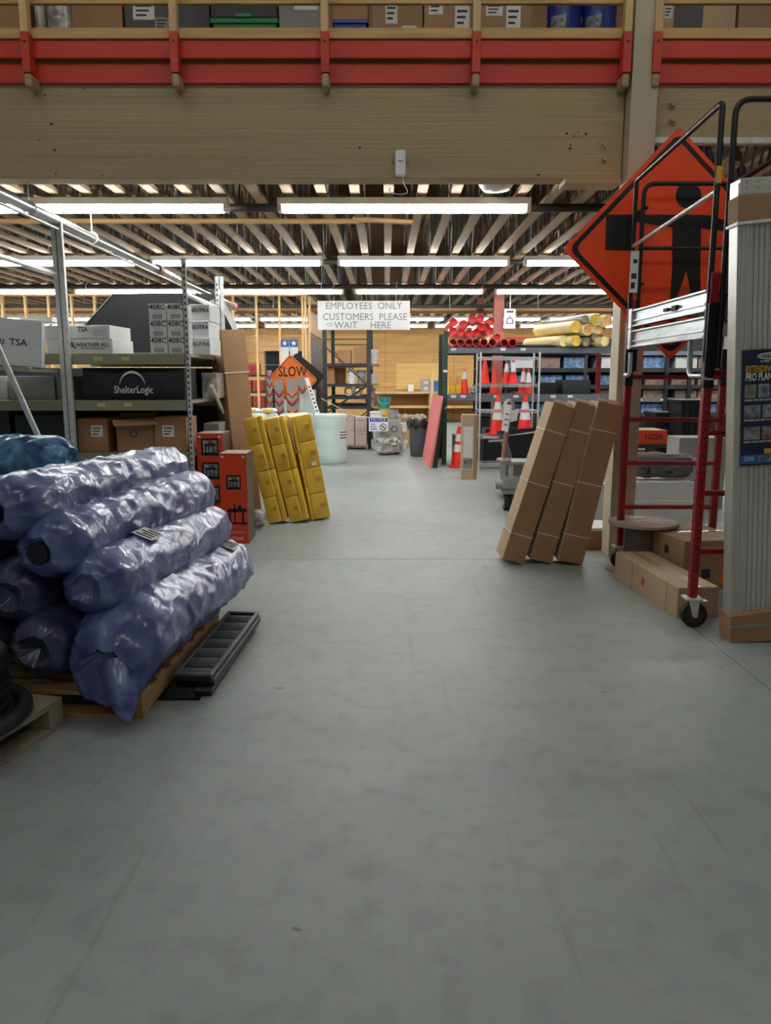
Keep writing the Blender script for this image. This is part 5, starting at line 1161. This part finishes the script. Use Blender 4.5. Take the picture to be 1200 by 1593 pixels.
# ================================================================ LEANING LONG CARTONS
def lean_box(label, bl, tl, br, Y, d, rz, n=3, dy=0.0):
    a, b, c = P(*bl, Y), P(*tl, Y), P(*br, Y); ax = b - a; L = ax.length; th = math.atan2(ax.x, ax.z); wv = (c - a).length
    t = thing('cardboard_box', label, 'box', group='long leaning cartons')
    one('body', 'kraft2', t, (0, wv, 0, d, 0, L), bevel=0.004)
    one('lit_side_face', 'kraft3', t, (-0.0015, 0.001, 0.004, d - 0.004, 0.004, L - 0.004))  # paler card on side and end puts their brighter light into the colour
    one('end_flap', 'kraft3', t, (0.002, wv - 0.002, 0.002, d - 0.002, L - 0.001, L + 0.003))
    mb = MB(); mb.obox((0.004, 0.0, L + 0.004), (wv - 0.02, 0.02, 0.004), (0, 0.12, 0.025), (0, 0, 0.003)); mb.build('loose_flap', 'kraft2', t)
    for k in range(n):
        z = L * (0.17 + 0.66 * k / (n - 1)); one('strap', 'paper', t, (-0.004, wv + 0.003, -0.003, d + 0.003, z, z + 0.007))
    one('seam', 'kraft', t, (0.003, wv - 0.003, -0.001, 0.001, L * 0.62, L * 0.622), (0.003, wv - 0.003, -0.001, 0.001, L * 0.3, L * 0.302))
    place(t, (a.x, Y + dy, wv * math.sin(th) + 0.002), rz, 0, th); return t
lean_box('long kraft carton leaning left of three against the post', (782, 872), (863, 629), (815, 881), 6.15, 0.3, R(2))
lean_box('long kraft carton leaning in the middle of three against the post', (826, 871), (899, 626), (860, 878), 6.15, 0.28, R(2), dy=0.02)
lean_box('long kraft carton leaning right of three, touching the cream post', (870, 871), (933, 623), (906, 881), 6.13, 0.26, R(2))
# goods behind the post base
carton('white carton on the floor behind the leaning cartons', (P(940, 800, 8.0).x, 8.2, 0), (0.4, 0.4, 0.42), 'wcard', name='white_carton'); carton('low dark carton on the floor left of the cream post', (P(932, 850, 6.75).x, 6.95, 0), (0.3, 0.4, 0.16), 'kraft2'); carton('white flat carton on the low dark carton', (P(932, 850, 6.75).x, 6.95, 0.162), (0.32, 0.4, 0.03), 'wcard', name='white_carton', tape=None)

# ================================================================ RED SCAFFOLD
SX0, SX1, SYN, SYF = 1.875, 2.61, 4.56, 6.05
t = thing('rolling_scaffold', 'red rolling scaffold tower with aluminium platforms and black guard rails', 'scaffold', ((SX0 + SX1) / 2, (SYN + SYF) / 2, 0))
def holes(par, x, y, z0, z1, side):
    mb = MB(); z = z0
    while z < z1:
        mb.box(x - 0.006, x + 0.006, y - 0.0262, y - 0.0245, z, z + 0.014) if side == 'y' else mb.box(x - 0.0262, x - 0.0245, y - 0.006, y + 0.006, z, z + 0.014)
        z += 0.05
    q = mb.build('pin_holes', 'black', par); q['kind'] = 'stuff'
for y in (SYN, SYF):
    for x in (SX0, SX1):
        lg = one('leg', 'scafred', t, (x - 0.025, x + 0.025, y - 0.025, y + 0.025, 0.19, 2.1), bevel=0.006); holes(lg, x, y, 0.25, 1.7, 'y'); holes(lg, x, y, 0.25, 1.7, 'x')
        one('sleeve', 'blackm', lg, (x - 0.03, x + 0.03, y - 0.03, y + 0.03, 1.45, 1.93), bevel=0.005)
        # caster
        cs = one('caster_plate', 'galv', t, (x - 0.05, x + 0.05, y - 0.05, y + 0.05, 0.175, 0.19), bevel=0.003)
        for s_ in (-1, 1): MB().add([(x - 0.03, y + s_ * 0.034, 0.176), (x + 0.035, y + s_ * 0.034, 0.176), (x + 0.03, y + s_ * 0.034, 0.07), (x + 0.0, y + s_ * 0.034, 0.07), (x - 0.03, y + s_ * 0.03, 0.176), (x + 0.035, y + s_ * 0.03, 0.176), (x + 0.03, y + s_ * 0.03, 0.07), (x + 0.0, y + s_ * 0.03, 0.07)], [(0, 1, 2, 3), (7, 6, 5, 4), (0, 4, 5, 1), (1, 5, 6, 2), (2, 6, 7, 3), (3, 7, 4, 0)]).build('caster_fork', 'galv', cs)
        MB().tube((x + 0.015, y - 0.022, 0.079), (x + 0.015, y + 0.022, 0.079), 0.078, 26).build('caster_wheel', 'rubber', cs, smooth=True); MB().tube((x + 0.015, y - 0.025, 0.079), (x + 0.015, y + 0.025, 0.079), 0.05, 18).build('caster_hub', 'wheelred', cs, smooth=True); MB().tube((x + 0.015, y - 0.038, 0.079), (x + 0.015, y + 0.038, 0.079), 0.014, 10).build('caster_axle', 'galv', cs, smooth=True)
        one('caster_brake', 'galv', cs, (x + 0.03, x + 0.09, y - 0.02, y + 0.02, 0.16, 0.168))
    for k, z in enumerate((0.50, 0.85, 1.19, 1.515) if y == SYF else (0.475, 0.83, 1.19, 1.535)):
        MB().tube((SX0, y, z), (SX1, y, z), 0.018, 12).build('rung', 'scafred', t, smooth=True)
    MB().tube((SX0, y, 1.98), (SX1, y, 1.98), 0.018, 12).build('rung', 'scafred', t, smooth=True)
for x in (SX0 - 0.0, SX1):
    for z0, z1, nm in ((1.885, 2.01, 'upper'), (1.735, 1.86, 'lower')):                     # channel shaped platform rails
        r_ = one('platform_rail', 'alub', t, (x - 0.012, x + 0.012, SYN + 0.03, SYF - 0.03, z0 + 0.012, z1 - 0.012))
        one('rail_flange', 'alub', r_, (x - 0.032, x + 0.02, SYN + 0.03, SYF - 0.03, z1 - 0.014, z1), (x - 0.032, x + 0.02, SYN + 0.03, SYF - 0.03, z0, z0 + 0.014), bevel=0.003)
        one('rail_rib', 'alub', r_, (x - 0.024, x - 0.012, SYN + 0.05, SYF - 0.05, z0 + 0.04, z0 + 0.052))
        one('rail_bracket', 'galv', r_, (x - 0.036, x + 0.03, SYF - 0.12, SYF - 0.05, z0 - 0.01, z1 + 0.01))
for z in (1.99, 1.84): one('platform_deck', 'alu', t, (SX0 + 0.02, SX1 - 0.02, SYN + 0.04, SYF - 0.04, z - 0.02, z))
for bx_ in ((SX0 - 0.0335, SX0 - 0.0125, 5.2, 5.27, 1.94, 1.96), (SX0 - 0.0335, SX0 - 0.0125, 5.05, 5.12, 1.93, 1.965)): one('print_mark', 'ink', t, bx_)
# black guard rails: far end, near end, aisle side
def bend(pts, r_=0.09, n=5):
    out = [Vector(pts[0])]
    for i in range(1, len(pts) - 1):
        p, a, b = Vector(pts[i]), Vector(pts[i - 1]), Vector(pts[i + 1]); da = (a - p).normalized(); db = (b - p).normalized()
        for k in range(n + 1):
            s = k / n; q0 = p + da * r_ * (1 - s); q1 = p + db * r_ * s; out.append(q0.lerp(q1, s))
    out.append(Vector(pts[-1])); return out
gx0, gx1 = SX0 + 0.015, SX1 - 0.02
for y, zt in ((SYF - 0.0, 2.93), (SYN - 0.02, 3.01)):
    g_ = MB().path(bend([(gx0 + 0.03, y, 1.56), (gx0 + 0.03, y, zt), (gx1, y, zt), (gx1, y, 1.56)]), 0.017, 10).build('end_guard', 'blackm', t, smooth=True)
    for z in (2.47,): MB().tube((gx0 + 0.03, y, z), (gx1, y, z), 0.014, 10).build('mid_bar', 'blackm', g_, smooth=True)
gs = MB().path(bend([(SX0 - 0.02, SYF - 0.02, 1.56), (SX0 - 0.02, SYF - 0.02, 2.945), (SX0 - 0.02, SYN + 0.0, 3.0), (SX0 - 0.02, SYN, 1.56)], 0.03), 0.017, 10).build('side_guard', 'blackm', t, smooth=True)
MB().tube((SX0 - 0.02, SYF - 0.02, 2.48), (SX0 - 0.02, SYN, 2.54), 0.014, 10).build('mid_bar', 'alu', gs, smooth=True)
gs2 = MB().path(bend([(SX1 + 0.02, SYF - 0.02, 1.56), (SX1 + 0.02, SYF - 0.02, 2.945), (SX1 + 0.02, SYN, 3.0), (SX1 + 0.02, SYN, 1.56)], 0.03), 0.017, 10).build('side_guard', 'blackm', t, smooth=True)
MB().path(bend([(SX0 + 0.0, 4.85, 1.80), (SX0, 4.85, 1.52), (SX0, 4.60, 1.52)], 0.06), 0.014, 10).build('guard_foot', 'steel', t, smooth=True); MB().path(bend([(SX0 - 0.02, 5.95, 1.70), (SX0 - 0.02, 5.95, 1.53), (SX0 - 0.04, 6.0, 1.53)], 0.03), 0.016, 10).build('guard_foot', 'steel', t, smooth=True)
MB().path(bend([(SX0 - 0.04, SYN - 0.035, 1.60), (SX0 - 0.04, SYN - 0.035, 1.50), (SX0 + 0.02, SYN - 0.035, 1.50)], 0.03), 0.006, 6).build('spring_clip', 'steel', t, smooth=True)
a, b = P(1113, 258, SYN - 0.02), P(1121, 285, SYN - 0.02); one('warning_label', 'gold', t, (SX0 - 0.035, SX0 - 0.005, SYN - 0.022, SYN - 0.016, b.z, a.z))
a, b = P(980, 390, SYF - 0.05), P(993, 455, SYF - 0.05); q = one('instruction_label', 'paper', t, (SX0 - 0.04, SX0 + 0.022, SYF - 0.044, SYF - 0.038, b.z, a.z))
for bx_ in ((SX0 - .03, SX0, SYF - .0455, SYF - .044, b.z + .03, b.z + .075), (SX0 - .03, SX0 + .01, SYF - .0455, SYF - .044, b.z + .1, b.z + .14), (SX0 - .02, SX0 + .01, SYF - .0455, SYF - .044, a.z - .09, a.z - .06)): one('print_line', 'ink', q, bx_)

# ================================================================ FLAGGER SIGN
FY = 6.24
top, lef, bot = P(1057, 197, FY), P(873, 383, FY), P(1043, 560, FY)
cc = (top + bot) / 2; half = (top - bot).length / 2; tl = -math.atan2(top.x - bot.x, top.z - bot.z)
t = thing('road_sign', 'orange diamond flagger symbol sign behind the scaffold', 'sign', (cc.x, FY, bot.z))
diamond(t, (cc.x, cc.z), half, FY, 0.004, 'orange', tl, 0.03)
diamond_ring(t, (cc.x, cc.z), half - 0.045, half - 0.095, FY - 0.002, 'signblack', tl, 0.06)
def FP(lst): return [(P(u, v, FY).x, P(u, v, FY).z) for u, v in lst]
def flat(name, lst):
    pts = FP(lst); ar = sum(pts[i][0] * pts[(i + 1) % len(pts)][1] - pts[(i + 1) % len(pts)][0] * pts[i][1] for i in range(len(pts)))
    if ar < 0: pts = pts[::-1]
    return MB().prism(pts, FY - 0.0025, FY - 0.0005).build(name, 'signblack', t)
flat('flag', [(943.6, 334), (984, 334), (983, 390), (942, 389)])
flat('flagger_head', [(1071.5 + 20 * math.cos(2 * math.pi * i / 28), 304 + 20.5 * math.sin(2 * math.pi * i / 28)) for i in range(28)])
flat('flagger_arm', [(984, 334), (1047, 334), (1047, 354), (996, 345.5), (984, 346)])
flat('flagger_arm', [(1089.5, 334), (1105, 335), (1150, 350), (1150, 366), (1128, 360), (1091, 355)])
flat('flagger_torso', [(1047, 334), (1089.5, 334), (1091, 355), (1090, 421), (1046, 421), (1046.5, 354)])
flat('flagger_leg', [(1046, 421), (1068, 421), (1054, 462), (1051, 500), (1040, 500), (1043, 462)])
flat('flagger_leg', [(1068, 421), (1090, 421), (1090.5, 460), (1092, 500), (1080, 500), (1074, 452)])
st = one('stiffener', 'galv', t, (cc.x - 0.02, cc.x + 0.02, FY + 0.005, FY + 0.03, bot.z + 0.02, top.z - 0.1)); [one('tie', 'black', t, (1.93, 1.955, 6.03, FY, z, z + 0.02)) for z in (2.2, 2.75)]

# ================================================================ ALUMINIUM PLANK STACK (right edge)
PY = 4.36
px0 = 2.0
t = thing('aluminium_plank', 'upright ribbed aluminium extension planks with a navy poster at the right edge', 'plank', (px0 + 0.3, PY, 0))
mb = MB()
for q in ((px0, px0 + 0.012, PY - 0.07, PY + 0.03, 0.06, 2.52), (px0, px0 + 0.065, PY - 0.075, PY - 0.062, 0.06, 2.52), (px0 + 0.02, px0 + 0.028, PY - 0.08, PY - 0.07, 0.06, 2.52), (px0 + 0.045, px0 + 0.053, PY - 0.08, PY - 0.07, 0.06, 2.52)): mb.box(*q)
mb.build('side_rail', 'alu', t, bevel=0.002)
sl = None
for k in range(17):
    x = px0 + 0.068 + 0.0285 * k
    if sl is None: sl = one('slat', 'alu', t, (x, x + 0.0265, PY - 0.06, PY + 0.0, 0.06, 2.50), bevel=0.003); x_s = x
    else:
        o = bpy.data.objects.new('slat', sl.data); COL.objects.link(o); o.parent = t; o.location = (x - x_s, 0, 0)
        b_ = o.modifiers.new('bevel', 'BEVEL'); b_.width = 0.003; b_.segments = 2; b_.limit_method = 'ANGLE'
one('backing', 'dgrey', t, (px0 + 0.06, px0 + 0.56, PY - 0.02, PY + 0.02, 0.06, 2.48))
a = P(1135, 282, PY); z_t = a.z
bk = one('top_bracket', 'alu', t, (px0 + 0.005, px0 + 0.56, PY - 0.085, PY + 0.04, z_t - 0.085, z_t), bevel=0.004)
for i, (dx, dz) in enumerate(((0.04, -0.02), (0.04, -0.05), (0.10, -0.02), (0.10, -0.05), (0.16, -0.05), (0.24, -0.02), (0.24, -0.05))):
    MB().lathe([(0.007, 0), (0.005, 0.004), (0, 0.005)], 8, (px0 + dx, PY - 0.085, z_t + dz), Matrix.Rotation(R(90), 3, 'X')).build('rivet', 'alub', bk, smooth=True)
one('card_wrap', 'kraft', t, (px0 - 0.006, px0 + 0.56, PY - 0.09, PY + 0.04, z_t - 0.215, z_t - 0.086), bevel=0.006); mb = MB(); mb.obox((px0 - 0.012, PY - 0.094, z_t - 0.235), (0.6, 0, 0.03), (0, 0.14, 0), (0, 0, 0.014)); mb.build('tape_band', 'white', t)
mb = MB(); mb.add([(px0 - 0.01, PY - 0.10, 0), (px0 + 0.58, PY - 0.10, 0), (px0 + 0.58, PY + 0.05, 0), (px0 - 0.01, PY + 0.05, 0), (px0 - 0.015, PY - 0.11, 0.16), (px0 + 0.58, PY - 0.11, 0.21), (px0 + 0.58, PY + 0.05, 0.21), (px0 - 0.015, PY + 0.05, 0.16)], [(3, 2, 1, 0), (0, 1, 5, 4), (1, 2, 6, 5), (2, 3, 7, 6), (3, 0, 4, 7), (4, 5, 6, 7)])
mb.build('card_shoe', 'kraft2', t); mb = MB(); mb.obox((px0 - 0.014, PY - 0.112, 0.085), (0.63, 0, 0.01), (0, 0.02, 0), (0.0, -0.003, 0.02)); mb.build('shoe_tape', 'gcard', t)
# poster
a, b = P(1148, 545, PY - 0.07), P(1148, 725, PY - 0.07); x0, x1, z0, z1 = px0 + 0.035, px0 + 0.40, b.z, a.z; yP = PY - 0.081
po = one('poster', 'navy', t, (x0, x1, yP - 0.003, yP, z0, z1))
X = lambda s: x0 + s - t.location.x
yy = yP - 0.004 - t.location.y; k_ = (z1 - z0) / 180.0      # metres per photo pixel row
Z = lambda v: z1 - (v - 545) * k_
cxo = x0 + 27 * k_ * 1.0
MB().path([(cxo + 0.062 + 0.075 * math.cos(q), yP - 0.004, Z(555.5) + 0.015 * math.sin(q)) for q in [2 * math.pi * i / 28 for i in range(28)]], 0.003, 5, closed=True).build('logo_oval', 'paper', t)
txt('WERNER', 0.026, 'paper', t, (cxo + 0.062 - t.location.x, yy, Z(555.5)), sx=1.3)
txt('11 PRO LADDER', 0.017, 'paper', t, (cxo + 0.062 - t.location.x, yy, Z(563.5)), sx=1.0, bold=0.0006)
txt('EXTENDING', 0.05, 'gold', t, (X(0.018), yy, Z(575)), align='LEFT', sx=0.54, bold=0.0012)
txt('PRO PLANK', 0.058, 'paper', t, (X(0.018), yy, Z(587)), align='LEFT', sx=0.54, bold=0.0014)
for i, (v0, v1, n, w_, ms, cap) in enumerate(((598, 619, 4, 0.062, ('photo1', 'photo2', 'photo2', 'photo1'), 'WORKS WITH ANY LADDER STYLE'), (630, 650, 3, 0.088, ('photo2', 'photo2', 'photo1'), 'PORTABLE AND EASY TO SET UP'), (664, 684, 3, 0.088, ('photo2', 'photo3', 'photo2'), 'SAFELY WORK SIDE TO SIDE'))):
    for j in range(n):
        xx = x0 + 0.016 + (w_ + 0.012) * j; one('printed_photo', ms[j], po, (xx, min(xx + w_, x1 - 0.004), yP - 0.005, yP - 0.003, Z(v1), Z(v0)))
    txt(cap, 0.0145, 'paper', t, (X(0.014), yy, Z(v1 + 3.5)), align='LEFT', sx=0.85, bold=0.0004)
one('blue_band', 'bluep', po, (x0 + 0.001, x1 - 0.001, yP - 0.0045, yP - 0.003, Z(722), Z(708))); txt('250lb', 0.034, 'paper', t, (X(0.016), yy - 0.001, Z(714)), align='LEFT', sx=0.8)
one('yellow_band', 'gold', po, (x0 + 0.13, x1 - 0.01, yP - 0.0045, yP - 0.003, Z(707), Z(699)))
for j in range(4): one('pictogram', 'photo2', po, (x0 + 0.10 + 0.045 * j, x0 + 0.14 + 0.045 * j, yP - 0.006, yP - 0.0046, Z(720), Z(710)))
t.location.x = px0; t.location.z = 0.0
for ch in t.children: ch.location.x += 0.3
t.rotation_euler = (0, R(-3.3), 0)

# ================================================================ RIGHT FLOOR GOODS
a, b = G(1053, 962), G(956, 898); d = (b - a); d.z = 0; L = d.length; rz = math.atan2(-d.x, d.y)
t = thing('cardboard_box', 'long low kraft carton on the floor beside the scaffold caster', 'box')
one('body', 'kraft3', t, (0, 0.27, 0, L, 0, 0.20), bevel=0.004); one('tape', 'tape', t, (0.11, 0.16, -0.001, L + 0.001, 0.08, 0.2015)); one('stamp', 'redpack', t, (-0.0015, 0.0, 0.50, 0.55, 0.07, 0.13)); [one('side_mark', 'tape', t, (-0.0015, 0.0, q, q + 0.02, 0.0, 0.2)) for q in (0.15, 0.7)]
place(t, (a.x, a.y, 0), rz)
c = P(1083, 860, 5.6)
t = carton('kraft carton with black handling marks behind the long low carton', (2.33, 5.75, 0), (0.48, 0.66, 0.36), 'kraft', rz=R(8))
for (x, z, s_) in ((-0.08, 0.25, 0.06), (-0.0, 0.12, 0.06)):
    lone('handling_mark', 'ink', t, (-0.242, -0.2405, x - s_ / 2, x + s_ / 2, z - s_ / 2, z + s_ / 2)); 
lone('handling_mark', 'ink', t, (-0.2, -0.12, -0.3325, -0.331, 0.2, 0.28), (-0.1, -0.03, -0.3325, -0.331, 0.08, 0.15)); lone('orange_label', 'signorange', t, (0.05, 0.17, -0.3325, -0.331, 0.03, 0.13))
# cable spool
cx, cy = 2.03, 6.02 - 0.1
sx_ = P(1000, 806, 6.0).x
t = thing('cable_spool', 'wooden cable spool with a pinkish round top under the scaffold', 'spool', (sx_, 5.98, 0)); c = (sx_, 5.98, 0)
MB().lathe([(0.265, 0.0), (0.265, 0.02)], 40, c).build('bottom_disc', 'spool', t, smooth=True); MB().lathe([(0.135, 0.02), (0.135, 0.375)], 28, c).build('core', 'drumwood', t, smooth=True)
MB().lathe([(0.265, 0.375), (0.268, 0.385), (0.265, 0.398)], 40, c).build('top_disc', 'spool', t, smooth=True); MB().lathe([(0.03, 0.398), (0.028, 0.40)], 14, c).build('arbor_hole', 'black', t); one('paper_scrap', 'paper', t, (sx_ - 0.06, sx_ + 0.05, 6.08, 6.14, 0.399, 0.403))
# goods seen between the scaffold legs
x0_, x1_ = P(987, 800, 8.0).x, P(1083, 800, 8.0).x
carton('large white carton on the floor, lower of two beyond the scaffold', ((x0_ + x1_) / 2, 8.3, 0), (x1_ - x0_, 0.6, 0.245), 'wcard', name='white_carton', tape=None); carton('large white carton on top of another beyond the scaffold', ((x0_ + x1_) / 2 - 0.01, 8.32, 0.246), (x1_ - x0_ - 0.02, 0.56, 0.19), 'wcard', name='white_carton', tape=None)
t = film_roll('black roll in a clear plastic bag on the white cartons beyond the scaffold', (x0_ + 0.0, 8.25, 0.575), (x1_ + 0.02, 8.3, 0.565), 0.125, 141, 'rubber', group=None, nL=30, nA=36, crease=0.02, pinch=0.7)
roll_mesh(MB(), (x0_ - 0.04, 8.25, 0.585), (x1_ + 0.06, 8.3, 0.575), 0.14, 147, 30, 36, crease=0.03, pinch=0.7).build('clear_bag', 'clear', t, smooth=True)
a, b = P(1061, 700, 8.9), P(1100, 700, 8.9); carton('pale grey carton standing behind the bagged roll', ((a.x + b.x) / 2 + 0.1, 9.1, 0), (0.55, 0.4, P(1061, 681, 8.9).z), 'gcard', name='grey_carton', tape=None)
sh = thing('low_shelf', 'low black shelf carrying orange cartons beyond the scaffold', 'shelf', (3.3, 10.0, 0)); x0_, x1_ = P(975, 690, 10.0).x, P(1042, 690, 10.0).x
zz = P(1000, 691, 10.0).z
for z in (zz, zz - 0.3): one('shelf_deck', 'dgrey', sh, (x0_ - 0.1, x1_ + 0.05, 10.0, 10.6, z - 0.05, z))
for x in (x0_ - 0.1, x1_ + 0.01): one('leg', 'dgrey', sh, (x, x + 0.04, 10.0, 10.04, 0, zz - 0.05)); one('leg', 'dgrey', sh, (x, x + 0.04, 10.56, 10.6, 0, zz - 0.05))
for k, z in enumerate((zz, zz - 0.3)):
    t = carton('orange and kraft carton on the low black shelf, %s level' % ('upper', 'lower')[k], ((x0_ + x1_) / 2, 10.27, z), (x1_ - x0_ - 0.06, 0.5, 0.18), 'kraft', name='orange_box', tape=None); w_ = (x1_ - x0_ - 0.06) / 2
    lone('orange_face', 'orangecard', t, (-w_, w_, -0.2535, -0.2505, 0.0, 0.175)); txt('HZZR', 0.09, 'ink', t, (0.08, -0.2535, 0.09)) if k == 0 else txt('||||||||||||', 0.08, 'kraft3', t, (0, -0.2535, 0.11))
for k, (u0, u1, y, h_, lab) in enumerate(((1058, 1100, 11.5, 1.15, 'taller'), (1020, 1062, 12.0, 0.95, 'shorter'))):
    a, b = P(u0, 680, y), P(u1, 680, y); cx = (a.x + b.x) / 2; w_ = (b.x - a.x) / 2
    t = thing('plastic_bin', '%s black plastic bin with a lid beyond the scaffold' % lab, 'bin', (cx, y + .3, 0))
    mb = MB(); mb.add([(cx - w_ * .8, y + .06, 0), (cx + w_ * .8, y + .06, 0), (cx + w_ * .8, y + .5, 0), (cx - w_ * .8, y + .5, 0), (cx - w_, y, h_), (cx + w_, y, h_), (cx + w_, y + .56, h_), (cx - w_, y + .56, h_)], [(3, 2, 1, 0), (0, 1, 5, 4), (1, 2, 6, 5), (2, 3, 7, 6), (3, 0, 4, 7), (4, 5, 6, 7)]); mb.build('body', 'black', t)
    one('lid', 'blackm', t, (cx - w_ - .02, cx + w_ + .02, y - .02, y + .58, h_, h_ + .05), bevel=0.012)
    for q in range(4): one('rib', 'blackm', t, (cx - w_ * .7 + w_ * .4 * q, cx - w_ * .65 + w_ * .4 * q, y - .005, y + .03, 0.3, h_ - .02))
